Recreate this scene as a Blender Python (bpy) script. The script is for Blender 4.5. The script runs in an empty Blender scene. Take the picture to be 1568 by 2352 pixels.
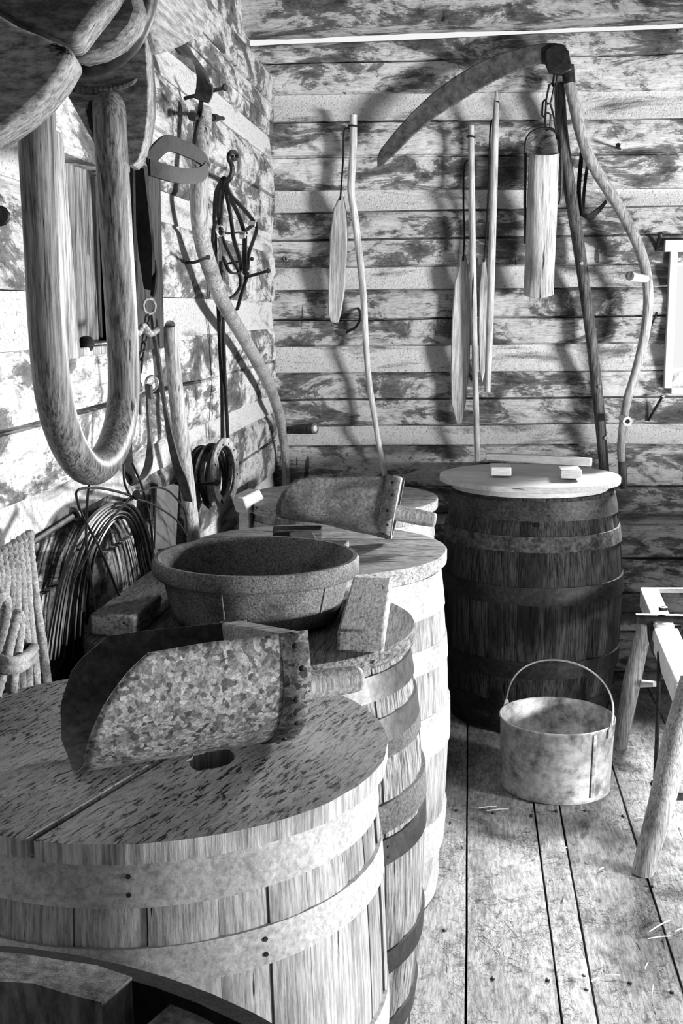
import bpy, bmesh, math, random
from mathutils import Vector as V, Matrix, Euler
from mathutils import noise as MN

# ------------------------------------------------------------------ camera, world, light, exposure
S = bpy.context.scene
COL = S.collection
FPX, YAW, PITCH, CZ = 2750.0, math.radians(6.04), math.radians(9.517), 1.535
cam = bpy.data.cameras.new('camera'); camo = bpy.data.objects.new('camera', cam); COL.objects.link(camo)
cam.sensor_fit = 'VERTICAL'; cam.sensor_height = 36.0; cam.lens = 36.0 * FPX / 2352.0
cam.clip_start = 0.02
camo.location = (0, 0, CZ); camo.rotation_euler = (math.pi/2 - PITCH, 0, YAW)
S.camera = camo

W = bpy.data.worlds.new('world'); S.world = W; W.use_nodes = True
W.node_tree.nodes['Background'].inputs[0].default_value = (1, 1, 1, 1)
W.node_tree.nodes['Background'].inputs[1].default_value = 0.75

def area(name, loc, target, sx, sy, power):
    d = bpy.data.lights.new(name, 'AREA'); d.shape = 'RECTANGLE'; d.size = sx; d.size_y = sy; d.energy = power
    o = bpy.data.objects.new(name, d); COL.objects.link(o); o.location = loc
    o.rotation_euler = (V(target) - V(loc)).to_track_quat('-Z', 'Y').to_euler()
    return o
area('daylight_side_window', (4.3, 1.75, 0.98), (-0.2, 4.0, 1.75), 0.9, 0.45, 410)      # bright ground outside the long opening in the right wall
area('daylight_back_window', (1.06, 5.6, 1.98), (0.35, 2.9, 0.6), 0.8, 0.9, 1200)       # sky outside the window in the back wall

S.view_settings.view_transform = 'Standard'; S.view_settings.look = 'None'
S.view_settings.gamma = 1.0; S.view_settings.use_curve_mapping = False
S.view_settings.exposure = 0.3

S.cycles.diffuse_bounces = 1; S.cycles.max_bounces = 6

YB, XL, XR, ZC = 4.95, -0.802, 2.60, 2.95

# ------------------------------------------------------------------ measuring: a sight line met with a real plane of the room
_F = V((-math.sin(YAW)*math.cos(PITCH), math.cos(YAW)*math.cos(PITCH), -math.sin(PITCH)))
_R = V((math.cos(YAW), math.sin(YAW), 0)); _U = _R.cross(_F); _C = V((0, 0, CZ))
def P(px, py, ax, v):
    d = _F + _R*((px-784)/FPX) - _U*((py-1176)/FPX)
    return _C + d*((v-_C[ax])/d[ax])
def B(px, py, off=0.0): return P(px, py, 1, YB-off)      # on the back wall, off metres in front of it
def L(px, py, off=0.0): return P(px, py, 0, XL+off)      # on the left wall
def Z(px, py, z=0.0): return P(px, py, 2, z)             # at a height
def Bs(pts, off=0.0): return [B(p[0], p[1], p[2] if len(p) > 2 else off) for p in pts]
def Ls(pts, off=0.0): return [L(p[0], p[1], p[2] if len(p) > 2 else off) for p in pts]

# ------------------------------------------------------------------ materials
class NT:
    def __init__(s, name):
        s.m = bpy.data.materials.new(name); s.m.use_nodes = True; s.t = s.m.node_tree; s.n = s.t.nodes
        s.b = s.n['Principled BSDF']
    def new(s, t): return s.n.new(t)
    def link(s, a, b): s.t.links.new(a, b)
    def coord(s, scale=(1,1,1), rnd=True, rot=(0,0,0)):
        tc = s.new('ShaderNodeTexCoord'); src = tc.outputs['Object']
        if rnd:
            oi = s.new('ShaderNodeObjectInfo'); mu = s.new('ShaderNodeVectorMath'); mu.operation = 'SCALE'
            cb = s.new('ShaderNodeCombineXYZ')
            for i in range(3): s.link(oi.outputs['Random'], cb.inputs[i])
            s.link(cb.outputs[0], mu.inputs[0]); mu.inputs[3].default_value = 23.0
            ad = s.new('ShaderNodeVectorMath'); ad.operation = 'ADD'
            s.link(src, ad.inputs[0]); s.link(mu.outputs[0], ad.inputs[1]); src = ad.outputs[0]
        mp = s.new('ShaderNodeMapping'); mp.inputs['Scale'].default_value = scale; mp.inputs['Rotation'].default_value = rot
        s.link(src, mp.inputs[0]); return mp.outputs[0]
    def noise(s, vec, scale, detail=6, rough=.6, dist=0.0):
        n = s.new('ShaderNodeTexNoise'); s.link(vec, n.inputs['Vector'])
        n.inputs['Scale'].default_value = scale; n.inputs['Detail'].default_value = detail
        n.inputs['Roughness'].default_value = rough; n.inputs['Distortion'].default_value = dist
        return n.outputs[0]
    def vor(s, vec, scale, feat='F1', out='Distance', rnd=1.0):
        n = s.new('ShaderNodeTexVoronoi'); n.feature = feat; s.link(vec, n.inputs['Vector'])
        n.inputs['Scale'].default_value = scale; n.inputs['Randomness'].default_value = rnd
        return n.outputs[out]
    def ramp(s, fac, stops):
        r = s.new('ShaderNodeValToRGB'); e = r.color_ramp.elements
        while len(e) < len(stops): e.new(0.5)
        for i, (p, c) in enumerate(stops): e[i].position = p; e[i].color = (c, c, c, 1)
        s.link(fac, r.inputs[0]); return r.outputs[0]
    def mix(s, a, b, mode='MULTIPLY', fac=1.0):
        m = s.new('ShaderNodeMix'); m.data_type = 'RGBA'; m.blend_type = mode
        if isinstance(fac, (int, float)): m.inputs[0].default_value = fac
        else: s.link(fac, m.inputs[0])
        for x, i in ((a, 6), (b, 7)):
            if isinstance(x, (int, float)): m.inputs[i].default_value = (x, x, x, 1)
            else: s.link(x, m.inputs[i])
        return m.outputs[2]
    def done(s, col, bump=None, bs=.4, bd=.004, rough=.7, metal=0.0, spec=.3):
        if isinstance(col, (int, float)): s.b.inputs['Base Color'].default_value = (col, col, col, 1)
        else: s.link(col, s.b.inputs['Base Color'])
        s.b.inputs['Roughness'].default_value = rough; s.b.inputs['Metallic'].default_value = metal
        s.b.inputs['Specular IOR Level'].default_value = spec
        if bump is not None:
            bp = s.new('ShaderNodeBump'); bp.inputs['Strength'].default_value = bs; bp.inputs['Distance'].default_value = bd
            s.link(bump, bp.inputs['Height']); s.link(bp.outputs[0], s.b.inputs['Normal'])
        return s.m
    def vary(s, col, lo, hi):
        oi = s.new('ShaderNodeObjectInfo'); return s.mix(col, s.ramp(oi.outputs['Random'], [(0, lo), (1, hi)]))

def ax(axis, st): return tuple(st if a == axis else 1.0 for a in 'xyz')

def wood(name, lo, hi, axis='x', grain=160, st=.06, blotch=5, bc=.5, crack=.35, rough=.7, bump=.5, bd=.003, vary=(.8, 1.15), g0=.38, g1=.60, fleck=.0, scratch=.0):
    s = NT(name)
    v = s.coord(ax(axis, st)); v2 = s.coord(ax(axis, .3)); v3 = s.coord(ax(axis, .22))
    g = s.noise(v, grain, 7, .72)
    b = s.noise(v2, blotch, 8, .68, .5)
    c = s.noise(v, grain*.36, 5, .6, .3)
    col = s.ramp(g, [(g0, lo), (g1, hi)])
    col = s.mix(col, s.ramp(b, [(.38, bc), (.55, 1.0)]))
    h = g
    if crack:
        ck = s.ramp(c, [(.27+.08*crack, .05), (.30+.12*crack, 1.0)]); col = s.mix(col, ck); h = s.mix(h, ck)
    if fleck:
        fl = s.noise(v3, 185, 6, .66, .3); fr = s.ramp(fl, [(.405, .06), (.46, 1.0)])
        mask = s.ramp(s.noise(s.coord((1, 1, 1)), 6, 5, .6, .4), [(.36, 0), (.52, 1)])
        fr = s.mix(s.ramp(fl, [(.34, .25), (.42, 1.0)]), fr, 'MIX', mask)
        col = s.mix(col, fr); h = s.mix(h, fr)
    if scratch:
        for sc_, w_, q_ in ((9, .012, (1, 1, 1)), (22, .014, (1, .5, 1))):
            rn = s.noise(s.coord(q_), sc_, 5, .62, 1.2)
            ln = s.ramp(rn, [(.5-w_, 1.0), (.5, 1-scratch), (.5+w_, 1.0)])
            mk = s.ramp(s.noise(s.coord((1, 1, 1)), 5, 4, .6), [(.44, 0), (.56, 1)])
            ln = s.mix(1.0, ln, 'MIX', mk); col = s.mix(col, ln); h = s.mix(h, ln)
        sp = s.noise(s.coord((1, .7, 1)), 26, 9, .72, .5); col = s.mix(col, s.ramp(sp, [(.34, .35), (.47, 1.0)]))
    col = s.vary(col, *vary)
    return s.done(col, h, bump, bd, rough, spec=.16)

def log_mat(name, axis):
    s = NT(name)
    A = lambda q, z=1.0: (q, 1, z) if axis == 'x' else (1, q, z)
    v = s.coord(A(.42)); vg = s.coord(A(.10)); vi = s.coord((1, 1, 1)); vs = s.coord(A(1.0, .10)); vd = s.coord(A(.55), rot=(0, .5, 0) if axis == 'x' else (.5, 0, 0))
    p = s.noise(v, 8.5, 12, .74, .5)
    base = s.ramp(p, [(.38, .10), (.45, .17), (.485, .26), (.505, .62), (.66, .84)])
    d = s.noise(vd, 24, 8, .7, .4)
    base = s.mix(base, s.ramp(d, [(.36, .42), (.50, 1.0)]))
    g = s.noise(vg, 190, 6, .7)
    base = s.mix(base, s.ramp(g, [(.32, .5), (.5, 1.0)]))
    k = s.noise(vi, 34, 6, .7, .8)
    base = s.mix(base, s.ramp(k, [(.29, .15), (.37, 1.0)]))
    sco = s.noise(vs, 17, 3, .55, .15)                            # axe scores across the face
    base = s.mix(base, s.ramp(sco, [(.275, .2), (.30, 1.0)]))
    base = s.vary(base, .75, 1.12)
    h = s.mix(s.mix(p, g, 'ADD'), s.mix(s.mix(k, d, 'ADD'), sco, 'ADD'), 'ADD')
    return s.done(base, h, .7, .006, .75, spec=.2)

def plaster_mat(name, lo=.16, hi=.82):
    s = NT(name); v = s.coord((1, 1, 1)); v2 = s.coord((.35, .35, 1.6))
    a = s.noise(v, 140, 6, .75); b = s.noise(v2, 7, 6, .65, .5); c = s.noise(v, 60, 3, .6)
    col = s.ramp(a, [(.33, lo), (.46, hi)])
    col = s.mix(col, s.ramp(b, [(.34, .22), (.47, 1.0)]))
    return s.done(col, s.mix(a, c, 'ADD'), .9, .008, .9, spec=.15)

def metal(name, lo, hi, sc=60, cell=None, rough=.45, met=.6, bump=.25, bd=.002, spots=.5, b2=6, spec=.5):
    s = NT(name); v = s.coord((1, 1, 1))
    a = s.noise(v, sc, 7, .7, .3); b = s.noise(v, b2, 8, .7, .2)
    if cell:
        ds = s.new('ShaderNodeTexNoise'); s.link(v, ds.inputs['Vector']); ds.inputs['Scale'].default_value = 45; ds.inputs['Detail'].default_value = 4
        dv = s.new('ShaderNodeVectorMath'); dv.operation = 'MULTIPLY_ADD'; s.link(ds.outputs['Color'], dv.inputs[0]); dv.inputs[1].default_value = (.022, .022, .022); s.link(v, dv.inputs[2])
        q = s.vor(dv.outputs[0], cell, out='Color'); q2 = s.noise(v, cell*1.6, 4, .6, .8)
        col = s.mix(s.ramp(q, [(.15, lo), (.85, hi)]), s.ramp(q2, [(.32, .35), (.6, 1.05)]))
    else: col = s.ramp(a, [(.34, lo), (.64, hi)])
    col = s.mix(col, s.ramp(b, [(.36, spots), (.54, 1.0)]))
    return s.done(col, a, bump, bd, rough, met, spec)

M = {}
M['log_x'] = log_mat('hewn_log_back', 'x'); M['log_y'] = log_mat('hewn_log_left', 'y')
M['chink'] = plaster_mat('lime_chinking')
M['plank'] = wood('floor_plank_wood', .28, .58, 'y', 130, .16, 6, .5, .2, .75, .6, .004, (.85, 1.1), scratch=.8)
M['pale'] = wood('pale_barrel_wood', .24, .58, 'z', 200, .05, 7, .5, .4, .65, .4, .002, (.75, 1.12))
M['mid'] = wood('worn_barrel_wood', .05, .42, 'z', 190, .06, 8, .35, .6, .7, .7, .003, (.65, 1.15))
M['opn'] = wood('broken_barrel_wood', .30, .85, 'z', 90, .3, 9, .3, .4, .7, .8, .004, (.7, 1.2))
M['dark'] = wood('dark_barrel_wood', .003, .10, 'z', 170, .05, 8, .25, .6, .55, .7, .003, (.4, 1.3))
M['lidw'] = wood('weathered_lid_wood', .50, .92, 'x', 230, .16, 7, .62, .3, .8, 1.0, .006, (.95, 1.05), .36, .52, fleck=.8)
M['lidm'] = wood('weathered_grey_wood', .20, .66, 'x', 170, .2, 9, .6, .6, .8, .9, .004, (.9, 1.1))
M['lidd'] = wood('dark_lid_wood', .03, .26, 'x', 170, .10, 7, .5, .5, .7, .8, .004, (.9, 1.1))
M['clean'] = wood('pale_planed_wood', .60, .86, 'x', 160, .05, 6, .75, .1, .7, .3, .002, (.9, 1.1))
M['tool'] = wood('pale_tool_wood', .34, .78, 'z', 220, .04, 9, .6, .25, .5, .45, .002, (.9, 1.1))
M['tooly'] = wood('bent_tool_wood', .16, .55, 'z', 220, .05, 10, .55, .2, .4, .4, .002, (.9, 1.1))
M['toold'] = wood('dark_tool_wood', .015, .15, 'z', 200, .06, 11, .5, .4, .5, .6, .003, (.9, 1.1))
M['bow'] = wood('oxbow_wood', .04, .26, 'z', 230, .03, 7, .35, .3, .32, .4, .002, (1, 1))
M['yoke'] = wood('yoke_wood', .12, .46, 'x', 120, .35, 8, .4, .4, .5, .8, .005, (.95, 1.05))
M['yokel'] = wood('yoke_hewn_wood', .18, .55, 'y', 150, .10, 8, .7, .4, .7, 1.0, .005, (1, 1))
M['split'] = wood('split_log_wood', .35, .85, 'z', 110, .05, 10, .6, .6, .7, .9, .005, (1, 1))
M['board'] = wood('shutter_board_wood', .03, .32, 'z', 150, .05, 9, .5, .5, .75, .8, .004, (.6, 1.3))
M['post'] = wood('window_post_wood', .14, .78, 'z', 150, .05, 9, .5, .5, .75, .8, .004, (.9, 1.1))
M['dpost'] = wood('dark_post_wood', .02, .11, 'z', 150, .05, 9, .5, .5, .75, .8, .004, (.9, 1.1))
M['frame'] = wood('pale_window_wood', .6, .85, 'z', 150, .05, 7, .8, .2, .6, .3, .002, (1, 1))
M['hoopl'] = metal('pale_hoop_metal', .28, .60, 120, None, .55, .1, .4, .001, .6, 7)
M['hoopg'] = metal('grey_hoop_metal', .045, .12, 60, None, .45, .5, .2, .001, .6, 7)
M['hoopd'] = metal('black_hoop_iron', .012, .05, 60, None, .5, .5, .4, .002, .4, 7)
M['hoopr'] = metal('rusty_hoop_iron', .02, .20, 170, None, .8, .1, .8, .003, .6, 8)
M['hoopb'] = metal('blackened_hoop', .012, .10, 90, None, .55, .3, .5, .002, .3, 9)
M['hoopc'] = metal('crusted_hoop', .006, .17, 60, None, .8, .1, .8, .003, .12, 16)
M['galvd'] = metal('shaded_sheet', .03, .14, 70, None, .5, .3, .25, .0015, .5, 9)  # scoop insides: shade put into the colour as a darker sheet
M['blade'] = metal('old_blade_iron', .03, .13, 40, None, .5, .3, .5, .002, .5, 8)
M['lide'] = wood('lid_edge_wood', .25, .66, 'z', 120, .08, 8, .6, 0, .8, .7, .004, (.95, 1.05))
M['galv'] = metal('galvanised_sheet', .14, .74, 90, 140, .4, .4, .25, .0015, .45, 7)
M['galv2'] = metal('dull_tin_sheet', .16, .52, 130, None, .6, .3, .4, .002, .35, 7)
M['tin'] = metal('stained_tin', .30, .62, 30, None, .5, .35, .2, .0015, .22, 11)
M['iron'] = metal('black_iron', .01, .05, 60, None, .45, .6, .4, .002, .6, 9)
M['irong'] = metal('worn_grey_iron', .10, .55, 90, None, .6, .2, .6, .002, .4, 12)
M['chrome'] = metal('polished_steel', .4, .7, 30, None, .25, .9, .1, .001, .8, 9)
M['rubber'] = metal('grey_rubber', .04, .34, 260, None, .7, 0, .7, .003, .4, 9, spec=.15)
M['leather'] = metal('black_leather', .006, .025, 60, None, .55, 0, .4, .002, .7, 9, spec=.15)
M['leatherg'] = metal('worn_leather', .03, .09, 60, None, .45, 0, .4, .002, .6, 12, spec=.15)
M['wire'] = metal('dark_wire', .006, .03, 30, None, .35, .6, .1, .001, .7, 9)
M['rope'] = metal('pale_rope_fibre', .14, .5, 220, None, .9, 0, .6, .002, .7, 14)
M['straw'] = NT('pale_straw').done(.75, rough=.8)
M['black'] = NT('dark_earth').done(.008, rough=1.0)
M['glass'] = NT('plain_dark').done(.01, rough=.9)

# ------------------------------------------------------------------ mesh building
ORG = {}
def setp(o, label=None, cat=None, group=None, kind=None):
    if label: o['label'] = label
    if cat: o['category'] = cat
    if group: o['group'] = group
    if kind: o['kind'] = kind
    return o
def thing(name, label, cat, loc=(0,0,0), group=None, kind=None, rot=None):
    o = bpy.data.objects.new(name, None); COL.objects.link(o); o.location = loc; o.empty_display_size = .05
    if rot: o.rotation_euler = rot
    ORG[o.name] = V(loc) if rot is None else V((0,0,0))
    return setp(o, label, cat, group, kind)

def smooth(pts, n=6, rad=None):
    pts = [V(p) for p in pts]; out = []; ro = []
    for i in range(len(pts)-1):
        p0 = pts[max(i-1, 0)]; p1 = pts[i]; p2 = pts[i+1]; p3 = pts[min(i+2, len(pts)-1)]
        for k in range(n):
            t = k/n
            out.append(.5*((2*p1) + (p2-p0)*t + (2*p0-5*p1+4*p2-p3)*t*t + (3*p1-p0-3*p2+p3)*t**3))
            if rad: ro.append(rad[i]*(1-t) + rad[i+1]*t)
    out.append(pts[-1])
    if rad: ro.append(rad[-1]); return out, ro
    return out

class MB:
    def __init__(s): s.v = []; s.f = []; s.uvax = None
    def tube(s, pts, r, n=10, sm=5, closed=False, cap=True, flat=1.0, ref=None, lobes=0, twist=0):
        rad = r if isinstance(r, (list, tuple)) else [r]*len(pts)
        pts = [V(p) for p in pts]
        if sm > 1 and not closed and len(pts) > 2: pts, rad = smooth(pts, sm, rad)
        m = len(pts); b0 = len(s.v); nrm = None; acc = 0
        for i in range(m):
            if closed: t = (pts[(i+1) % m]-pts[i-1])
            else: t = pts[min(i+1, m-1)] - pts[max(i-1, 0)]
            if t.length < 1e-9: t = V((0,0,1))
            t.normalize()
            if nrm is None:
                a = V(ref) if ref else (V((0,0,1)) if abs(t.z) < .9 else V((1,0,0)))
                nrm = (a - t*a.dot(t)).normalized()
            else:
                nrm = nrm - t*nrm.dot(t)
                nrm = nrm.normalized() if nrm.length > 1e-6 else t.orthogonal().normalized()
            if i: acc += (pts[i]-pts[i-1]).length
            bn = t.cross(nrm)
            for k in range(n):
                a = 2*math.pi*k/n
                rr = rad[i]
                if lobes: rr *= .86 + .24*abs(math.cos(lobes*.5*(a - twist*acc)))
                s.v.append(pts[i] + nrm*(math.cos(a)*rr) + bn*(math.sin(a)*rr*flat))
        for i in range(m if closed else m-1):
            for k in range(n):
                a = b0+i*n+k; b = b0+i*n+(k+1) % n; j = (i+1) % m
                s.f.append((a, b, b0+j*n+(k+1) % n, b0+j*n+k))
        if cap and not closed:
            s.f.append(tuple(b0+k for k in range(n))[::-1]); s.f.append(tuple(b0+(m-1)*n+k for k in range(n)))
        return s
    def ribbon(s, pts, w, t, d, sm=6):
        """strap: w wide along d (one vector or one per point), t thick"""
        pts = [V(p) for p in pts]; ds = d if isinstance(d, list) else [d]*len(pts); ws = w if isinstance(w, list) else [w]*len(pts)
        if sm > 1 and len(pts) > 2:
            q, ws = smooth(pts, sm, ws); ds = smooth([V(x) for x in ds], sm); pts = q
        m = len(pts); b0 = len(s.v)
        for i in range(m):
            tg = (pts[min(i+1, m-1)] - pts[max(i-1, 0)]).normalized()
            dd = V(ds[i]); dd = (dd - tg*dd.dot(tg)).normalized(); nn = tg.cross(dd)
            for a, b in ((-1,-1), (1,-1), (1,1), (-1,1)): s.v.append(pts[i] + dd*(a*ws[i]/2) + nn*(b*t/2))
        for i in range(m-1):
            for k in range(4):
                a = b0+i*4+k; b = b0+i*4+(k+1) % 4; s.f.append((a, b, b+4, a+4))
        s.f.append((b0+3, b0+2, b0+1, b0)); e = b0+(m-1)*4; s.f.append((e, e+1, e+2, e+3))
        return s
    def prism(s, pts, vec):
        pts = [V(p) for p in pts]; vec = V(vec); n = len(pts); b0 = len(s.v)
        s.v += pts; s.v += [p+vec for p in pts]
        s.f.append(tuple(range(b0, b0+n))); s.f.append(tuple(range(b0+2*n-1, b0+n-1, -1)))
        for i in range(n): j = (i+1) % n; s.f.append((b0+j, b0+i, b0+n+i, b0+n+j))
        return s
    def box(s, c, size, rot=None):
        c = V(c); h = V(size)/2; b0 = len(s.v); m = Euler(rot).to_matrix() if rot else Matrix.Identity(3)
        for x in (-1, 1):
            for y in (-1, 1):
                for z in (-1, 1): s.v.append(c + m @ V((x*h.x, y*h.y, z*h.z)))
        for q in ((0,1,3,2), (4,6,7,5), (0,4,5,1), (2,3,7,6), (0,2,6,4), (1,5,7,3)): s.f.append(tuple(b0+i for i in q))
        return s
    def lathe(s, prof, c=(0,0,0), n=48, closed=False, cap0=False, cap1=False, m=None):
        b0 = len(s.v); c = V(c); k = len(prof)
        for i in range(n):
            a = 2*math.pi*i/n
            for r, z in prof:
                p = V((r*math.cos(a), r*math.sin(a), z)); s.v.append(c + (m @ p if m else p))
        for i in range(n):
            j = (i+1) % n
            for q in range(k if closed else k-1):
                q2 = (q+1) % k; s.f.append((b0+i*k+q, b0+j*k+q, b0+j*k+q2, b0+i*k+q2))
        if cap0: s.f.append(tuple(b0+i*k for i in range(n))[::-1])
        if cap1: s.f.append(tuple(b0+i*k+k-1 for i in range(n)))
        return s
    def build(s, name, mat, parent=None, local=False, shade=True, bevel=0, label=None, kind=None, solid=0, seg=2, shade_ang=None):
        org = V((0,0,0))
        if parent is not None and not local: org = ORG.get(parent.name, V((0,0,0)))
        me = bpy.data.meshes.new(name); me.from_pydata([tuple(V(p)-org) for p in s.v], [], s.f)
        bm = bmesh.new(); bm.from_mesh(me); bmesh.ops.recalc_face_normals(bm, faces=bm.faces); bm.to_mesh(me); bm.free()
        me.materials.append(M[mat] if isinstance(mat, str) else mat)
        o = bpy.data.objects.new(name, me); COL.objects.link(o)
        if parent is not None: o.parent = parent
        ORG[o.name] = org
        if shade:
            me.polygons.foreach_set('use_smooth', [True]*len(me.polygons))
            try: me.set_sharp_from_angle(angle=math.radians(shade_ang or 40))
            except Exception: pass
        if solid: md = o.modifiers.new('thick', 'SOLIDIFY'); md.thickness = solid; md.offset = 0
        if bevel:
            md = o.modifiers.new('edge', 'BEVEL'); md.width = bevel; md.segments = seg; md.limit_method = 'ANGLE'; md.angle_limit = math.radians(45)
        if label: o['label'] = label
        if kind: o['kind'] = kind
        return o
def link_obj(o, loc):   # copy of a one-mesh thing
    c = o.copy(); COL.objects.link(c); c.location = loc; return c

RND = random.Random(7)

# ------------------------------------------------------------------ structure
def log_piece(parent, side, a0, a1, zt, zb, seed, out=0.0, cracks=(), chink=False, matn=None, thick=.14):
    """zt, zb: functions of the running coordinate; front face rounded and hewn"""
    mb = MB(); n = max(4, int((a1-a0)/.045))
    if chink: prof = [(0, -.10), (0, -.024), (.1, -.026), (.3, -.022), (.55, -.015), (.8, -.008), (.97, -.002), (1, -.006), (1, -.10)]
    else:
        prof = [(0, -thick), (0, -.026), (.03, -.012), (.1, -.002), (.24, .005)]
        rows = [.38, .5, .62, .76, .9, .965]
        for r in rows: prof.append((r, .007 - .012*abs(r-.45)**1.5*2))
        prof += [(1, -.02), (1, -thick)]
        for c, dep in cracks:
            prof += [(c-.022, .004), (c-.006, -dep), (c+.006, -dep), (c+.022, .005)]
        prof.sort(key=lambda q: (q[0], q[1] if q[0] < .5 else -q[1]))
    k = len(prof)
    for i in range(n+1):
        a = a0 + (a1-a0)*i/n; t, b = zt(a), zb(a)
        for fr, o in prof:
            wob = .006*MN.noise(V((a*2.2, fr*.5, seed*3.1)))
            z = t + (b-t)*fr + (wob if 0 < fr < 1 else wob*.6)
            d = (o if (side == 'back' or o < -.05) else o*.35) + out
            if o > -.05:
                am = .004 if chink else (.007 if side == 'back' else .004)
                d += am*MN.noise(V((a*3.3, z*9, seed*7.7))) + am*.6*MN.noise(V((a*11, z*24, seed)))
                if o < -.009 and 0 < fr < 1 and not chink:
                    d = out + (o*max(0.0, min(1.0, .75+1.2*MN.noise(V((a*1.3, seed*5.3, 2.2))))))
            mb.v.append(V((a, YB-d, z)) if side == 'back' else V((XL+d, a, z)))
    for i in range(n):
        for q in range(k-1):
            a = i*k+q; mb.f.append((a, a+1, a+k+1, a+k))
    mb.f.append(tuple(range(k))); mb.f.append(tuple(range(n*k+k-1, n*k-1, -1)))
    return mb.build('chinking' if chink else 'log', matn or ('chink' if chink else ('log_x' if side == 'back' else 'log_y')), parent, shade_ang=35)

def zrow(row, px): return B(px, row)[2]
def line2(l, r):
    zl, zr = zrow(l, 640), zrow(r, 1500); xl, xr = B(640, 700)[0], B(1500, 700)[0]
    return lambda x: zl + (zr-zl)*(x-xl)/(xr-xl)

wall_back = setp(thing('wall_back', None, None), kind='structure')
rows = [  # (top left, top right, bottom left, bottom right, is chinking, cracks)
 (100, 62, 216, 206, 0, [(.42, .012)]), (216, 206, 279, 270, 1, ()),
 (279, 270, 437, 432, 0, [(.52, .022)]), (437, 432, 488, 472, 1, ()),
 (488, 472, 616, 607, 0, [(.5, .014)]), (616, 607, 667, 657, 1, ()),
 (667, 657, 797, 790, 0, [(.52, .03)]), (797, 790, 857, 850, 1, ()),
 (857, 850, 982, 975, 0, [(.5, .018)]), (982, 975, 1024, 1020, 1, ()),
 (1024, 1020, 1182, 1180, 0, [(.6, .015)]), (1182, 1180, 1202, 1204, 1, ()),
 (1202, 1204, 1284, 1283, 0, ()), (1285, 1284, 1362, 1362, 0, ()), (1364, 1364, 1452, 1452, 0, [(.5, .012)]),
 (1454, 1454, 1545, 1545, 0, ()), (1547, 1547, 1640, 1640, 0, ())]
WX0, WX1, WZ0, WZ1 = .806, 1.47, 1.234, 1.765
for i, (tl, tr, bl, br, ch, cr) in enumerate(rows):
    zt, zb = line2(tl, tr), line2(bl, br)
    zm = (zt(.8)+zb(.8))/2
    segs = [(XL-.16, XR+.1)]
    if WZ0 < zm < WZ1: segs = [(XL-.16, WX0), (WX1, XR+.1)]
    for a, b in segs:
        log_piece(wall_back, 'back', a, b, zt, zb, i*1.7+1+a, .0 if not ch else -.004, cr, bool(ch))
# left wall: rows read at the corner, level
wall_left = setp(thing('wall_left', None, None), kind='structure')
lrows = [(168, 236, 0, []), (238, 318, 0, [(.6, .01)]), (318, 367, 1, ()), (367, 537, 0, [(.5, .012)]), (537, 583, 1, ()), (583, 694, 0, []), (694, 754, 1, ()),
         (754, 905, 0, [(.5, .03)]), (905, 945, 1, ()), (945, 1085, 0, [(.45, .03)]), (1085, 1122, 1, ()), (1122, 1290, 0, [(.5, .02)]),
         (1290, 1312, 1, ()), (1312, 1450, 0, ()), (1450, 1470, 1, ()), (1470, 1640, 0, ())]
LY0, LY1 = 2.30, 3.06
for i, (t, b, ch, cr) in enumerate(lrows):
    z1, z0 = zrow(t, 640), zrow(b, 640); zm = (z0+z1)/2
    segs = [(.2, YB+.02)]
    if 1.46 < zm < 1.86: segs = [(.2, LY0), (LY1, YB+.02)]
    for a, q in segs:
        log_piece(wall_left, 'left', a, q, lambda y, z=z1: z, lambda y, z=z0: z, i*2.3+40+a, .0 if not ch else -.002, cr, bool(ch))
log_piece(wall_left, 'left', .2, YB, lambda y: 2.72, lambda y: zrow(168, 640), 91, -.09, ())
# window in the left wall: boarded opening
w1 = setp(thing('window_1', None, None, (XL, 2.6, 1.46)), kind='structure')
MB().box((XL-.16, 2.68, 1.66), (.02, .84, .5)).build('backing', 'black', w1)
def lboard(name, mat, px0, px1, py, off, z0, z1, th=.03, skew=0.0):
    y0, y1 = L(px0, py, off)[1], L(px1, py, off)[1]; x = XL+off
    mb = MB(); mb.prism([V((x, y0, z0)), V((x, y1, z0)), V((x, y1+skew, z1)), V((x, y0+skew, z1))], (-th, 0, 0))
    return mb.build(name, mat, w1, bevel=.004)
lboard('post', 'post', 116, 186, 800, .015, 1.44, 1.875, .06, -.06)
lboard('board', 'board', 170, 226, 700, -.06, 1.46, 1.90, .025, -.03)
lboard('board', 'dpost', 230, 262, 700, -.08, 1.46, 1.90, .025)
lboard('board', 'board', 262, 316, 700, -.09, 1.46, 1.90, .02)
lboard('post', 'dpost', 318, 376, 700, .012, 1.44, 1.885, .08)
MB().box((XL-.04, 2.68, 1.452), (.10, .76, .018)).build('sill', 'post', w1, bevel=.003)
MB().lathe([(0, -.018), (.012, -.014), (.018, 0), (.012, .014), (0, .018)], L(198, 790, .0), 16).build('knob', 'iron', w1)

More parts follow.
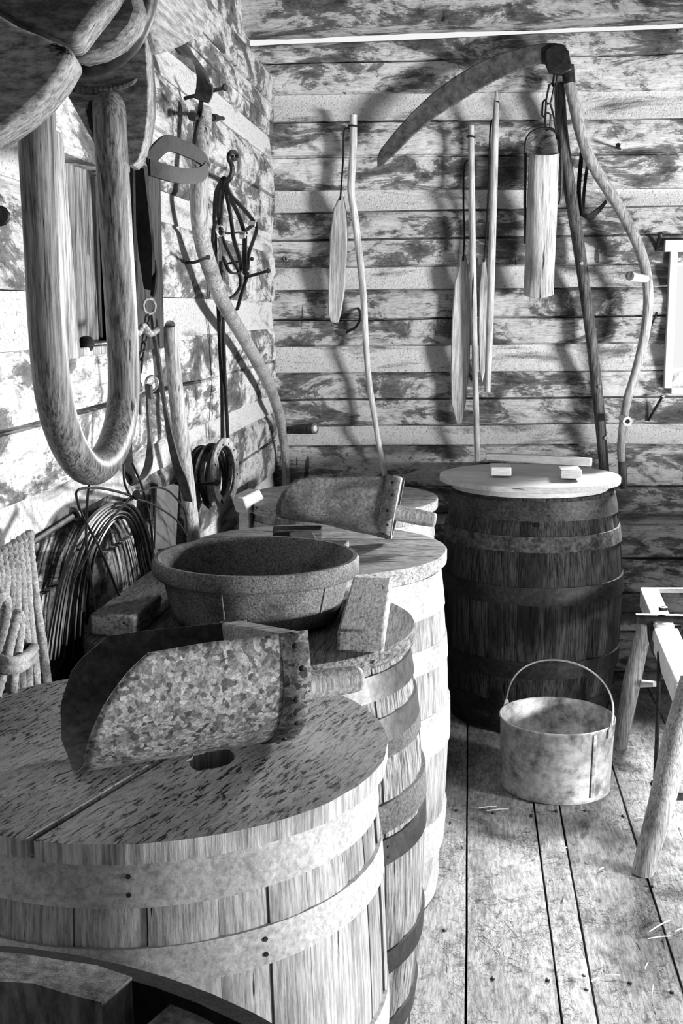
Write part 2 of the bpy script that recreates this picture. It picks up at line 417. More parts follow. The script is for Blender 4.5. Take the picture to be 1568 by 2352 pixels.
# right-hand window of the back wall
w2 = setp(thing('window_2', None, None, (WX0, YB, WZ0)), kind='structure')
for nm, c, sz in (('casing', (WX0-.012, YB-.008, (WZ0+WZ1)/2), (.030, .036, WZ1-WZ0+.006)), ('casing', (WX1+.024, YB-.012, (WZ0+WZ1)/2), (.046, .05, WZ1-WZ0)),
                  ('lintel', ((WX0+WX1)/2, YB-.012, WZ1+.024), (WX1-WX0+.1, .05, .046)), ('sill', ((WX0+WX1)/2, YB+.02, WZ0-.014), (WX1-WX0, .10, .026)),
                  ('jamb', (WX0-.008, YB+.08, (WZ0+WZ1)/2), (.016, .13, WZ1-WZ0)), ('jamb', (WX1+.008, YB+.08, (WZ0+WZ1)/2), (.016, .13, WZ1-WZ0)),
                  ('muntin', ((WX0+WX1)/2, YB+.07, (WZ0+WZ1)/2), (.025, .03, WZ1-WZ0))):
    MB().box(c, sz).build(nm, 'frame', w2, bevel=.003)

# floor
floor = setp(thing('floor', None, None), kind='structure')
MB().box((.9, 2.4, -.07), (3.6, 5.3, .04)).build('subfloor', 'black', floor)
bx = [-.83, -.56, -.27, .018, .228, .307, .512, .76, .98, 1.27, 1.5, 1.78, 2.05, 2.33, 2.62]
pr = random.Random(3)
def plank(x0, x1, y0, y1):
    mb = MB(); n = 10; g = .0028; t = pr.uniform(-.0025, .0025)
    n2 = 4
    for i in range(n+1):
        for j in range(n2+1):
            y = y0+g + (y1-y0-2*g)*i/n; x = x0+g + (x1-x0-2*g)*j/n2
            if j in (0, n2): x += .0016*MN.noise(V((x*5, y*9, 3)))
            mb.v.append(V((x, y, t + .0022*MN.noise(V((x*14, y*3, 5))) - (.002 if j in (0, n2) else 0))))
    k = n2+1
    for i in range(n):
        for j in range(n2): a = i*k+j; mb.f.append((a, a+1, a+k+1, a+k))
    ed = [i*k for i in range(n+1)] + [n*k+j for j in range(1, k)] + [i*k+n2 for i in range(n-1, -1, -1)] + [j for j in range(n2-1, 0, -1)]
    b0 = len(mb.v); mb.v += [V((mb.v[e].x, mb.v[e].y, -.045)) for e in ed]
    for i in range(len(ed)):
        j = (i+1) % len(ed); mb.f.append((ed[i], ed[j], b0+j, b0+i))
    mb.build('plank', 'plank', floor, shade_ang=30)
YJ = 3.575
for i in range(len(bx)-1):
    x0, x1 = bx[i], bx[i+1]
    if i == 4: cuts = [-.2, 2.71, YJ, YB]
    elif i in (3,): cuts = [-.2, YJ, YB]
    else: cuts = [-.2, [1.2, 5.2, 1.9, 5.2, 5.2, 1.4, 4.05, 2.9, 5.2, 3.3, 2.2, 4.1, 1.7, 3.0][i], YB]
    cuts = [c for c in cuts if c < YB] + [YB]
    if i in (4, 5): pass
    for a, b in zip(cuts[:-1], cuts[1:]):
        if b-a > .05: plank(x0, x1, a, b)
nail0 = None
for px, py in ((1132, 1866), (1220, 1872), (1277, 1862), (1343, 1862), (1430, 1873), (1131, 2246), (1257, 2249), (1340, 2240), (1346, 2272), (1446, 2256), (1542, 2278), (1498, 2036), (1048, 1861), (1020, 2136)):
    p = Z(px, py, .002)
    if nail0 is None:
        nail0 = MB().lathe([(0, .003), (.0045, .002), (.0055, -.001), (.0055, -.006)], (0, 0, 0), 10).build('nail', 'iron', floor); nail0.location = p
    else: link_obj(nail0, p)

# ceiling, tie beam, right wall (beyond the frame, lets the daylight in)
ceil = setp(thing('ceiling', None, None), kind='structure')
for i in range(14): MB().box((XL+.1+i*.26, 2.4, ZC), (.25, 5.4, .03)).build('board', 'dpost', ceil, bevel=.003)
trim = setp(thing('trim_1', None, None), kind='structure')
def beam():
    mb = MB(); n = 60; prof = [(0, 2.80), (.145, 2.80), (.15, 2.775), (.15, 2.66), (.147, 2.645), (.135, 2.636), (0, 2.63)]
    k = len(prof)
    for i in range(n+1):
        x = -1.05 + i*(XR+1.1)/n; sl = (x+.1)*.012
        for o, z in prof:
            nn = .007*MN.noise(V((x*3, o*20, z*6))) + .004*MN.noise(V((x*14, o*30, z*15)))
            mb.v.append(V((x, YB-o-nn, z+sl-.02+nn*.6)))
    for i in range(n):
        for q in range(k): a = i*k+q; b = i*k+(q+1) % k; mb.f.append((a, b, b+k, a+k))
    mb.f.append(tuple(range(k))); mb.f.append(tuple(range(n*k+k-1, n*k-1, -1)))
    mb.build('beam', 'log_x', trim, shade_ang=35)
    MB().box((1.05, YB-.155, 2.715), (1.2, .012, .07)).build('board', 'clean', trim, bevel=.004)
beam()
wr = setp(thing('wall_right', None, None), kind='structure')
def rwall(y0, y1, z0, z1):
    z = z0
    while z < z1-.01:
        zz = min(z+.24, z1); MB().box((XR+.07, (y0+y1)/2, (z+zz)/2), (.14, y1-y0, zz-z-.01)).build('log', 'log_y', wr, bevel=.015); z = zz
rwall(3.75, YB+.1, 0, ZC); rwall(2.7, 3.75, 0, 1.0); rwall(2.7, 3.75, 1.75, ZC); rwall(1.4, 2.7, 2.0, ZC); rwall(-.8, 1.4, 0, ZC)
MB().box((1.0, 2.2, ZC+.06), (4.4, 6.2, .08)).build('roof_deck', 'black', ceil)
wn = setp(thing('wall_front', None, None), kind='structure')
z = 0
while z < ZC: MB().box((.9, -.85, z+.12), (3.7, .14, .232)).build('log', 'log_x', wn, bevel=.015); z += .24
for i in range(3): MB().box((XL-.06, -.3, .5+i*.9), (.12, 1.1, .9)).build('log', 'log_y', wall_left)

# ------------------------------------------------------------------ barrels
def barrel(name, label, cx, cy, h, rt, rm, n, mst, hoops, seed, group='wooden barrels in the corner row', heights=None, head=True, th=.022, gapw=.004, skip=(), a_first=None, gap0=0.0):
    t = thing(name, label, 'barrel', (cx, cy, 0), group); rr = random.Random(seed)
    Rz = lambda z: rt + (rm-rt)*(1-((z/h-.5)*2)**2)
    wd = [rr.uniform(.75, 1.3) for _ in range(n)]; tot = sum(wd); a = rr.uniform(0, 6) if a_first is None else a_first
    for k in range(n):
        a1 = a + 2*math.pi*wd[k]/tot; hh = h if heights is None else heights(k, (a+a1)/2)
        if k == n-1: a1 -= gap0
        if hh and k not in skip:
            mb = MB(); nz, na = 12, 4; dr = rr.uniform(-.0022, .0022)
            for lay in (0, 1):
                for i in range(nz+1):
                    z = .002 + (hh-.002)*i/nz; r = Rz(min(z, h)) + dr - (th if lay else 0)
                    for j in range(na+1):
                        u = j/na; b = a+gapw/2 + (a1-a-gapw)*u
                        r2 = r - (.002 if (j in (0, na) and not lay) else 0)
                        zz = z
                        if heights is not None and i == nz: zz += .006*MN.noise(V((b*9, seed, lay)))
                        mb.v.append(V((cx+r2*math.cos(b), cy+r2*math.sin(b), zz)))
            K = na+1; Lq = (nz+1)*K
            for i in range(nz):
                for j in range(na):
                    q = i*K+j; mb.f.append((q, q+1, q+K+1, q+K)); q += Lq; mb.f.append((q+K, q+K+1, q+1, q))
                for j, e in ((0, 0), (na, 1)): q = i*K+j; mb.f.append((q, q+K, q+Lq+K, q+Lq))
            for i in (0, nz):
                for j in range(na): q = i*K+j; mb.f.append((q, q+1, q+Lq+1, q+Lq))
            mb.build('stave', mst, t)
        a = a1
    for hp in hoops:
        z0, z1, mt = hp[:3]; proud = hp[3] if len(hp) > 3 else .004
        tl = rr.uniform(-.004, .004); m = Euler((tl, rr.uniform(-.004, .004), 0)).to_matrix()
        zc = (z0+z1)/2; N = 8
        prof = [(Rz(z0+(z1-z0)*i/4)+proud, z0+(z1-z0)*i/4-zc) for i in range(5)] + [(Rz(z1)-.004, z1-zc), (Rz(z0)-.004, z0-zc)]
        hb = MB().lathe(prof, (cx, cy, zc), 64, closed=True, m=m).build('hoop', mt, t)
        ra = rr.uniform(-1.9, -.6)
        rv = MB()
        for q in (.3, .7):
            z = z0+(z1-z0)*q; r = Rz(z)+proud; p = V((cx+r*math.cos(ra), cy+r*math.sin(ra), z))
            d = V((math.cos(ra), math.sin(ra), 0)); rv.tube([p-d*.002, p+d*.0015], .003, 8, 1)
        rv.build('rivet', 'iron', hb)
    if head:
        MB().lathe([(0, h-.035), (Rz(h)-th*.7, h-.035), (Rz(h)-th*.7, h-.055), (0, h-.055)], (cx, cy, 0), 32, cap0=False).build('head', mst, t)
    else:
        MB().lathe([(0, .05), (Rz(.05)-th*.8, .05), (Rz(.05)-th*.8, .03), (0, .03)], (cx, cy, 0), 32).build('head', mst, t)
    return t

G = 'barrels standing along the left wall'
barrel('barrel', 'pale wooden barrel with light hoops under the weathered lid with the big galvanised scoop', -.443, 1.585, .909, .318, .341, 26, 'pale',
       [(.85, .905, 'hoopl'), (.752, .800, 'hoopl'), (.52, .575, 'hoopl'), (.30, .355, 'hoopl'), (.10, .15, 'hoopl'), (.01, .055, 'hoopl')], 11, G)
barrel('barrel', 'barrel with dark iron hoops, second in the row, under the rubber tub', -.425, 2.31, .888, .312, .352, 24, 'mid',
       [(.825, .872, 'hoopg'), (.742, .79, 'hoopg'), (.712, .742, 'hoopr'), (.575, .63, 'hoopr', .006), (.51, .56, 'hoopd'), (.28, .33, 'hoopd'), (.12, .17, 'hoopd'), (.01, .06, 'hoopd')], 21, G, gapw=.012)
barrel('barrel', 'bleached pale barrel, third in the row, under the dull tin scoop', -.39, 3.03, .897, .322, .352, 26, 'pale',
       [(.79, .885, 'hoopl'), (.655, .715, 'hoopl', .003), (.435, .54, 'hoopl', .005), (.15, .25, 'hoopl', .005), (.01, .06, 'hoopl')], 31, G)
barrel('barrel', 'pale barrel at the far end of the row in the corner of the log walls', -.42, 3.95, .89, .30, .335, 24, 'pale',
       [(.80, .86, 'hoopl'), (.68, .72, 'hoopl'), (.45, .5, 'hoopl'), (.15, .2, 'hoopl'), (.01, .06, 'hoopl')], 41, G)
fb = barrel('barrel', 'big blackened barrel by the back wall with a pale planked lid and handle bar', .248, 4.545, .879, .30, .345, 24, 'dark',
       [(.80, .868, 'hoopb', .005), (.69, .745, 'hoopc', .006), (.50, .565, 'hoopd', .006), (.225, .29, 'hoopd', .006), (.08, .13, 'hoopd'), (.01, .055, 'hoopd')], 51, G)
bh = P(1234, 1206, 1, 4.545-.322)
MB().lathe([(0, -.001), (.0085, -.001), (.0085, .004), (0, .004)], bh, 16, m=Euler((math.pi/2, 0, 0)).to_matrix()).build('bung_hole', 'black', fb)
def oh(k, a):
    return 1.081 + .005*math.sin(k*2.7) - (.016 if k == 17 else 0)
barrel('barrel', 'open empty barrel with broken stave tops, lowest and nearest in the photo', -.352, .386, 1.075, .384, .396, 18, 'opn',
       [(1.02, 1.080, 'hoopd', .010), (.86, .92, 'hoopd'), (.60, .65, 'hoopd'), (.25, .3, 'hoopd'), (.01, .06, 'hoopd')], 64, G, heights=oh, head=False, th=.036, gapw=.016, a_first=1.22, gap0=.07)

# ------------------------------------------------------------------ lids
def lid(label, cx, cy, z1, r, th, ang, cuts, mat, seed, hole=None, extra=None, bev=.004, lobed=0.0):
    """planks cut from a disc by lines across it; grain along local x"""
    t = thing('barrel_cover', label, 'cover', (cx, cy, z1-th), 'round wooden covers on the barrels', rot=(0, 0, ang))
    rr = random.Random(seed); ys = [-r] + list(cuts) + [r]
    rad = lambda a: r*(1+lobed*MN.noise(V((math.cos(a)*2, math.sin(a)*2, seed)))) + .002*MN.noise(V((math.cos(a)*9, math.sin(a)*9, seed*2)))
    for k in range(len(ys)-1):
        gp = .0045 if hole else .0022; y0, y1 = ys[k]+gp, ys[k+1]-gp
        pts = []; N = 160
        ring = [(rad(2*math.pi*i/N)*math.cos(2*math.pi*i/N), rad(2*math.pi*i/N)*math.sin(2*math.pi*i/N)) for i in range(N)]
        # clip polygon to the strip
        def clip(poly, c, keep_above):
            out = []
            for i in range(len(poly)):
                a, b = poly[i-1], poly[i]
                ia, ib = ((a[1] >= c) == keep_above), ((b[1] >= c) == keep_above)
                if ia != ib:
                    u = (c-a[1])/(b[1]-a[1]); out.append((a[0]+(b[0]-a[0])*u, c))
                if ib: out.append(b)
            return out
        poly = ring
        if k > 0: poly = clip(poly, y0, True)
        if k < len(ys)-2: poly = clip(poly, y1, False)
        if len(poly) < 3: continue
        if hole:
            hx, hy, hr = hole
            if y0 < hy < y1:   # keyhole: slit from the nearest rim point to the hole
                j = min(range(len(poly)), key=lambda i: (poly[i][0]-hx)**2+(poly[i][1]-hy)**2)
                a0 = math.atan2(poly[j][1]-hy, poly[j][0]-hx)
                hp = [(hx+hr[0]*math.cos(a0-2*math.pi*i/20)*(1+.14*math.sin(i*5.1)), hy+hr[1]*math.sin(a0-2*math.pi*i/20)*(1+.1*math.sin(i*3.3))) for i in range(21)]
                hp[-1] = hp[0]
                poly = poly[:j+1] + hp + poly[j:]
        dz = rr.uniform(-.0015, .0015)
        mb = MB(); mb.prism([V((x, y, dz)) for x, y in poly], (0, 0, th))
        po = mb.build('plank', mat, t, local=True, bevel=0 if (hole and y0 < hole[1] < y1) else bev, shade=False)
        if mat == 'lidw':
            po.data.materials.append(M['lide'])
            for pg in po.data.polygons:
                if abs(pg.normal.z) < .5: pg.material_index = 1
    if extra: extra(t)
    return t
def local_box(t, name, mat, c, size, rot=None, bev=.004, label=None):
    return MB().box(c, size, rot).build(name, mat, t, local=True, bevel=bev, label=label)
# nearest lid: crack line from the front rim to the middle
pA, pB = Z(80, 1925, .935), Z(290, 1797, .935); ang1 = math.atan2(pB.y-pA.y, pB.x-pA.x)
c1 = V((-.443, 1.585)); n1 = V((-math.sin(ang1), math.cos(ang1))); cut1 = n1.dot(pA.to_2d()-c1)
hp = Z(485, 1745, .935).to_2d()-c1; hx, hy = hp.dot(V((math.cos(ang1), math.sin(ang1)))), hp.dot(n1)
lid('weathered round lid with a dark knot hole and a split, under the galvanised scoop', -.443, 1.585, .935, .339, .025, ang1, [cut1], 'lidw', 5, hole=(hx, hy, (.038, .03)))
def x2(t):
    for q, (a, w, l, y) in enumerate(((.235, .085, .44, .02), (-.235, .09, .40, .06))):
        local_box(t, 'batten', 'lidm', (y, -a, .028+.022), (l, w, .044), (0, 0, 0.03*(1-2*q)), .005)
lid('dark round lid with two thick weathered battens either side of the rubber tub', -.43, 2.31, .92, .332, .030, math.pi/2, [-.11, .09], 'lidd', 8, extra=x2)
def x3(t):
    local_box(t, 'batten', 'lidd', (-.05, .05, .034+.02), (.13, .07, .04), (0, 0, .1))
    local_box(t, 'batten', 'lidm', (-.03, -.02, .034+.018), (.06, .14, .036), (0, 0, .2))
    local_box(t, 'batten', 'lidm', (.03, -.11, .034+.016), (.12, .07, .034), (0, 0, -.1))
lid('rough pale lid with short cleats, under the dull tin scoop', -.39, 3.03, .93, .342, .032, .05, [-.1, .12], 'lidm', 12, extra=x3)
lid('weathered lid on the barrel in the wall corner', -.42, 3.95, .922, .325, .032, -.1, [.0], 'lidm', 14)
def x5(t):
    local_box(t, 'cleat', 'clean', (-.105, -.07, .032+.016), (.075, .12, .032), (0, 0, .12), .003)
    local_box(t, 'cleat', 'clean', (.15, -.10, .032+.016), (.075, .12, .032), (0, 0, .12), .003)
    local_box(t, 'handle_bar', 'clean', (.03, .02, .032+.032+.015), (.40, .032, .03), (0, .015, -.12), .004)
    mb = MB(); mb.lathe([(0, -.022), (.292, -.022), (.292, -.001), (0, -.001)], (0, -.012, 0), 40)
    mb.build('under_plank', 'clean', t, local=True)
lid('clean pale planked lid with a handle bar on two cleats', .235, 4.545, .925, .338, .022, -.10, [-.13, .06], 'clean', 16, extra=x5, lobed=.03)

# ------------------------------------------------------------------ scoops
def scoop(label, loc, rot, mat, w, h, Lq, ct, dent=0.0, taper=0.0, hl=.105, hz=.5):
    t = thing('grain_scoop', label, 'scoop', loc, None, rot=rot)   # local x: back plate at 0, mouth at -Lq; y across, z up
    mb = MB(); na, ns = 36, 22; hr = h*.76
    pts = []
    for i in range(na+1):
        u = i/na
        if u < .12: y, z = -w, h - (h-hr)*(u/.12)
        elif u > .88: y, z = w, h - (h-hr)*((1-u)/.12)
        else: a = math.pi*(u-.12)/.76; y, z = -w*math.cos(a), hr*(1-math.sin(a))
        pts.append((y, z))
    for i, (y, z) in enumerate(pts):
        q = z/h; cut = ct*(.14*q + .86*q**3.2) + .006*MN.noise(V((z*30, y*9, 3)))
        ll = Lq - cut
        for j in range(ns+1):
            sx = j/ns; x = -ll*sx; fl = 1 + .05*sx
            zz = z*(1-taper*sx*sx*.4-taper*sx*.6) ; dd = (.0022+dent*.008)*MN.noise(V((x*12, y*14, z*14+7)))
            yy = y*fl*(1-taper*.5*sx)
            if dent: yy += dent*.016*MN.noise(V((x*8+2, y*7, z*9)))*sx; zz += dent*.012*MN.noise(V((x*9, y*6+5, z*9)))*sx
            mb.v.append(V((x, yy*(1-dd*4), zz+dd*(1 if z > .01 else .2))))
    K = ns+1
    for i in range(na):
        for j in range(ns): q = i*K+j; mb.f.append((q, q+1, q+K+1, q+K))
    mb.build('trough', mat, t, local=True, solid=.0022)
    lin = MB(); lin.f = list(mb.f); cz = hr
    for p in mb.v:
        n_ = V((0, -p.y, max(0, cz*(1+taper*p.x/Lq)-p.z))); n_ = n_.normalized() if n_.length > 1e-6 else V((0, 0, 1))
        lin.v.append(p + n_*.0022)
    lin.build('shade_lining', 'galvd', t, local=True)  # added inner skin, dark to paint the shade inside the trough
    bp = [V((-.034, y*.98, max(z, .003))) for y, z in pts]
    MB().prism(bp, (.032, 0, 0)).build('back_plate', 'lidm', t, local=True, bevel=.003)
    st = MB()
    for (y, z) in pts:
        n = V((0, y, z-.08)).normalized()*.003
        for xx in (-.034, .003): st.v.append(V((xx, y, z))+n)
        st.v.append(V((.004, y*.95, .004+z*.96)))
    for i in range(na):
        for c in (0, 1): q = i*3+c; st.f.append((q, q+1, q+4, q+3))
    sp = st.build('rim_strip', mat, t, local=True, solid=.0012)
    n0 = None
    for i in range(2, na, 3):
        y, z = pts[i]; n = V((0, y, z-.085)).normalized(); p = V((-.016 + .007*(i % 2), y, z))+n*.003
        if n0 is None: n0 = nl = MB().lathe([(0, .0032), (.0028, .0026), (.0045, 0), (.0045, -.002)], (0, 0, 0), 10).build('nail', 'iron', sp, local=True)
        else: nl = n0.copy(); COL.objects.link(nl)
        nl.location = p; nl.rotation_euler = n.to_track_quat('Z', 'Y').to_euler()
    hz = h*hz
    MB().tube([V((-.002, 0, hz)), V((.03, 0, hz)), V((hl*.6, 0, hz)), V((hl*.93, 0, hz)), V((hl, 0, hz))], [.020, .021, .021, .019, .011], 16, 4).build('handle', 'tooly', t, local=True)
    return t
scoop('big mottled galvanised scoop with wooden handle lying on the nearest lid', (-.2536, 1.588, .945), (-.187, -.0185, .49), 'galv', .139, .158, .29, .085, hl=.13, hz=.42)
sc2 = Z(900, 1250, .945)
scoop('dull dented tin scoop lying on the cleats of the third lid', sc2+V((-.01, .085, 0)), (-.15, .17, -.02), 'galv2', .10, .162, .305, .05, 1.0, .33, .11, .42)

# ------------------------------------------------------------------ rubber tub, bucket
tub = thing('rubber_tub', 'grey rubber feed tub with a rolled rim on the dark lid', 'tub', (-.42, 2.335, .922))
def tubm():
    pr_ = [(0, .0), (.150, 0), (.166, .008), (.172, .025), (.188, .088), (.190, .092), (.203, .094), (.208, .100), (.208, .122), (.204, .129), (.196, .129), (.190, .120), (.176, .06), (.160, .016), (0, .012)]
    MB().lathe(pr_, (-.42, 2.335, .922), 72).build('body', 'rubber', tub, shade_ang=50)
    for a in (-1.75, -.62, .5, 1.6, 2.8):
        d = V((math.cos(a), math.sin(a), 0)); tn = V((-d.y, d.x, 0)); c = V((-.42, 2.335, .922))
        MB().ribbon([c+d*.170+V((0,0,.02)), c+d*.1885+V((0,0,.092))], .004, .006, tn, 1).build('rib', 'rubber', tub, bevel=.001)
tubm()
bc = V((.305, 3.79, 0))
bk = thing('bucket', 'stained tin bucket with a wire bail standing on the floor', 'bucket', bc)
MB().lathe([(0, .006), (.165, .006), (.172, .0), (.178, .004), (.179, .016), (.177, .02), (.184, .228), (.187, .231), (.187, .237), (.184, .239), (.181, .236), (.174, .02), (.165, .012), (0, .012)], bc, 72).build('body', 'tin', bk, shade_ang=50)
sa = math.radians(-55)
sd = V((math.cos(sa), math.sin(sa), 0)); st_ = V((-sd.y, sd.x, 0))
MB().ribbon([bc+sd*.1805+V((0,0,.02)), bc+sd*.1868+V((0,0,.228))], .012, .004, st_, 1).build('seam', 'tin', bk, bevel=.001)
ea = math.radians(-32); ed = V((math.cos(ea), math.sin(ea), 0))
for sgn in (1, -1):
    d = ed*sgn; tn = V((-d.y, d.x, 0)); c = bc+d*.188
    ear = MB(); ear.prism([c+tn*-.02+V((0,0,.205)), c+tn*.02+V((0,0,.205)), c+tn*.016+V((0,0,.235)), c+tn*.008+V((0,0,.252)), c+tn*-.008+V((0,0,.252)), c+tn*-.016+V((0,0,.235))], d*.004)
    ear.build('ear', 'tin', bk, bevel=.001)
bp_ = []
for i in range(21):
    a = math.pi*i/20; tilt = .25
    q = ed*(.192*math.cos(a)); up = V((ed.y*-1, ed.x, 0))*(-.02) + V((0, 0, 1))
    bp_.append(bc + q + V((0, 0, .243)) + (V((0, 0, .165)) + V((-ed.y, ed.x, 0))*.05)*math.sin(a)**.75)
MB().tube(bp_, .0032, 8, 2).build('bail', 'chrome', bk)
# ------------------------------------------------------------------ helpers for wall things
UPZ, INX, OUTY = V((0,0,1)), V((1,0,0)), V((0,-1,0))
def spike(label, pts, r, head=.011, group='iron spikes and nails in the log walls', name='iron_spike', cat='nail'):
    a, b = V(pts[0]), V(pts[-1]); t = thing(name, label, cat, a, group)
    MB().tube(pts, [r]*(len(pts)), 8, 1, flat=.8).build('shank', 'iron', t)
    d = (b-V(pts[-2])).normalized()
    MB().tube([b-d*.003, b, b+d*.005], [head*.8, head, head*.75], 10, 1).build('head', 'iron', t)
    return t
def ring(mb, c, r, rr, nrm, n=24):
    nrm = V(nrm).normalized(); a = nrm.orthogonal().normalized(); b = nrm.cross(a)
    mb.tube([V(c)+a*(r*math.cos(2*math.pi*i/n))+b*(r*math.sin(2*math.pi*i/n)) for i in range(n)], rr, 8, 1, closed=True)
    return mb

# ------------------------------------------------------------------ back wall: flails
FG = 'threshing flails hung on the back wall'
def flail(label, hand, rad, swip, loop, off, soff, sth=.022):
    t = thing('flail', label, 'flail', B(hand[-1][0], hand[-1][1], off), FG)
    MB().tube(Bs(hand, off), rad, 12, 5).build('handle', 'tool', t)
    p0 = B(hand[0][0], hand[0][1], off)
    pts = Bs(swip, soff); MB().prism(pts, (0, sth, 0)).build('swingle', 'tool', t, bevel=.005)
    MB().tube([B(*q) for q in loop], .0038, 8, 4).build('thong', 'leather', t)
    c = B(hand[0][0], hand[0][1]+26, off); ring(MB(), c, rad[0]+.003, .0038, (0.1, 0, 1)).build('thong_loop', 'leather', t)
    return t
flail('flail with crooked pale handle and short swingle, nearest the wall corner',
      [(811, 264), (811, 330), (808, 390), (806, 440), (815, 500), (822, 560), (828, 610), (836, 700), (840, 790), (848, 880), (860, 960), (872, 1030), (884, 1092)], [.015]*4+[.0145, .0145, .0145, .013, .0125, .012, .0115, .0115, .011],
      [(778, 452), (788, 450), (796, 490), (797, 560), (792, 660), (782, 720), (776, 741), (760, 741), (752, 720), (754, 640), (757, 540), (765, 480)],
      [(806, 296, .075), (790, 300, .07), (788, 360, .06), (784, 420, .06), (781, 460, .065)], .07, .065)
flail('flail with thin straight handle and longest swingle', [(1081, 288), (1082, 340), (1083, 420), (1085, 560), (1088, 720), (1091, 860), (1094, 980), (1096, 1058)], [.012]*2+[.0125]*5+[.012],
      [(1060, 588), (1069, 583), (1081, 640), (1082, 720), (1078, 840), (1070, 920), (1060, 972), (1048, 974), (1036, 930), (1034, 850), (1037, 740), (1043, 650)],
      [(1080, 368, .085), (1066, 380, .07), (1064, 470, .06), (1066, 540, .06), (1063, 600, .065)], .085, .06)
flail('flail with pointed pale handle hanging just left of the weighted log', [(1140, 208), (1139, 240), (1137, 300), (1134, 420), (1130, 560), (1126, 700), (1122, 820), (1119, 900)], [.003, .010, .0135, .0145, .0145, .0145, .014, .013],
      [(1106, 596), (1114, 592), (1122, 660), (1120, 780), (1114, 850), (1107, 880), (1100, 850), (1098, 760), (1100, 660)],
      [(1136, 276, .1), (1126, 290, .07), (1122, 420, .05), (1116, 540, .05), (1111, 602, .05)], .10, .045)

# weighted log with an iron bail on a chain
t = thing('hanging_log', 'short pale split log hung in an iron bail on a chain', 'weight', B(1245, 680, .13))
def roughlog():
    mb = MB(); a, b = B(1251, 357, .13), B(1236, 681, .13); n = 24; m = 18
    for i in range(m+1):
        u = i/m; c = a+(b-a)*u
        for k in range(n):
            an = 2*math.pi*k/n
            r = .0585*(1+.10*MN.noise(V((math.cos(an)*1.5, math.sin(an)*1.5, u*2))) + .05*MN.noise(V((math.cos(an)*6, math.sin(an)*6, u*3))))
            mb.v.append(c + V((math.cos(an)*r, math.sin(an)*r*.8, .006*math.cos(an*2) if i in (0, m) else 0)))
    for i in range(m):
        for k in range(n): mb.f.append((i*n+k, i*n+(k+1) % n, (i+1)*n+(k+1) % n, (i+1)*n+k))
    mb.f.append(tuple(range(n))); mb.f.append(tuple(m*n+k for k in range(n)))
    return mb
roughlog().build('block', 'split', t, shade_ang=60)
MB().tube(Bs([(1206, 560), (1205, 470), (1206, 380), (1207, 330), (1216, 308), (1232, 298), (1250, 294), (1268, 297), (1280, 308), (1287, 322), (1289, 380), (1288, 440), (1284, 470)], .13), .006, 8, 4).build('bail', 'iron', t)
ch = thing('hook_chain', 'black iron chain and hook holding the hanging log', 'chain', B(1262, 190, .10))
lk = [(1278, 160, 1272, 200), (1268, 190, 1258, 240), (1250, 230, 1248, 268), (1258, 258, 1257, 300)]
for i, (x0, y0, x1, y1) in enumerate(lk):
    a, b = B(x0, y0, .12), B(x1, y1, .125); d = (b-a); s_ = d.normalized().cross(OUTY if i % 2 else V((.8, .6, 0))).normalized()*.010
    MB().tube([a, a+s_+d*.12, a+s_+d*.88, b, b-s_-d*.12, a-s_+d*.12], .0042, 8, 1, closed=True).build('link', 'iron', ch)
MB().tube(Bs([(1262, 235), (1270, 262), (1276, 296), (1278, 320)], .12), .004, 8, 3).build('hook', 'iron', ch)

# scythe on the back wall
t = thing('scythe', 'old scythe with curved dark blade hung on the back wall', 'scythe', B(1300, 150, .15))
up = [(1300, 103), (1275, 98), (1240, 99), (1190, 110), (1140, 125), (1090, 148), (1040, 178), (990, 216), (945, 258), (905, 303), (872, 345), (866, 362)]
lo = [(866, 384), (880, 378), (910, 350), (950, 309), (1000, 268), (1050, 236), (1100, 205), (1150, 178), (1200, 158), (1240, 146), (1270, 150), (1300, 158)]
MB().prism([V(B(x, y, .13)) for x, y in up+lo], (0, .012, 0)).build('blade', 'blade', t, bevel=.004)
MB().prism([V(B(x, y, .145)) for x, y in [(1252, 112), (1272, 100), (1292, 102), (1306, 116), (1310, 140), (1316, 160), (1290, 172), (1262, 168), (1250, 140)]], (0, .035, 0)).build('tang_collar', 'iron', t, bevel=.006)
sp_ = [(1303, 150), (1307, 190), (1318, 240), (1332, 300), (1352, 360), (1380, 410), (1415, 465), (1445, 520), (1468, 570), (1482, 620), (1488, 670), (1486, 730), (1476, 790), (1458, 860), (1440, 920), (1430, 980), (1426, 1040), (1431, 1118)]
sr_ = [.020, .021, .022, .0225, .0225, .0225, .022, .0215, .021, .0205, .020, .0195, .019, .018, .0175, .0165, .016, .0135]
MB().tube(Bs(sp_, .12), sr_, 14, 5).build('snath', 'tooly', t)
MB().tube(Bs([(1303, 150), (1305, 172), (1307, 192)], .12), .024, 14, 1).build('ferrule', 'iron', t)
MB().tube(Bs([(1428, 1060), (1430, 1090), (1432, 1122)], .12), [.0175, .0165, .015], 14, 1).build('ferrule', 'toold', t)
g1 = MB().tube([B(1484, 640, .135), B(1465, 638, .17), B(1447, 634, .21)], [.014, .0165, .0175], 14, 3).build('grip', 'frame', t, label='short pale grip')
MB().tube([B(1447, 634, .209), B(1447, 634, .214)], [.0178, .015], 14, 1).build('grip_end', 'toold', g1)
g2 = MB().tube([B(1428, 960, .12), B(1434, 963, .16), B(1441, 968, .215)], [.015, .0155, .0185], 14, 3).build('grip', 'frame', t, label='short pale grip')
MB().tube([B(1441, 968, .215), B(1441, 968, .218)], [.009, .008], 12, 1).build('grip_end', 'iron', g2)

t = thing('wall_staple', 'tiny iron ring staple low on the back wall near the corner', 'hook', B(656, 594, .004), 'iron hooks on the walls')
ring(MB(), B(656, 594, .006), .009, .0025, (.3, 1, .2), 16).build('ring', 'irong', t)
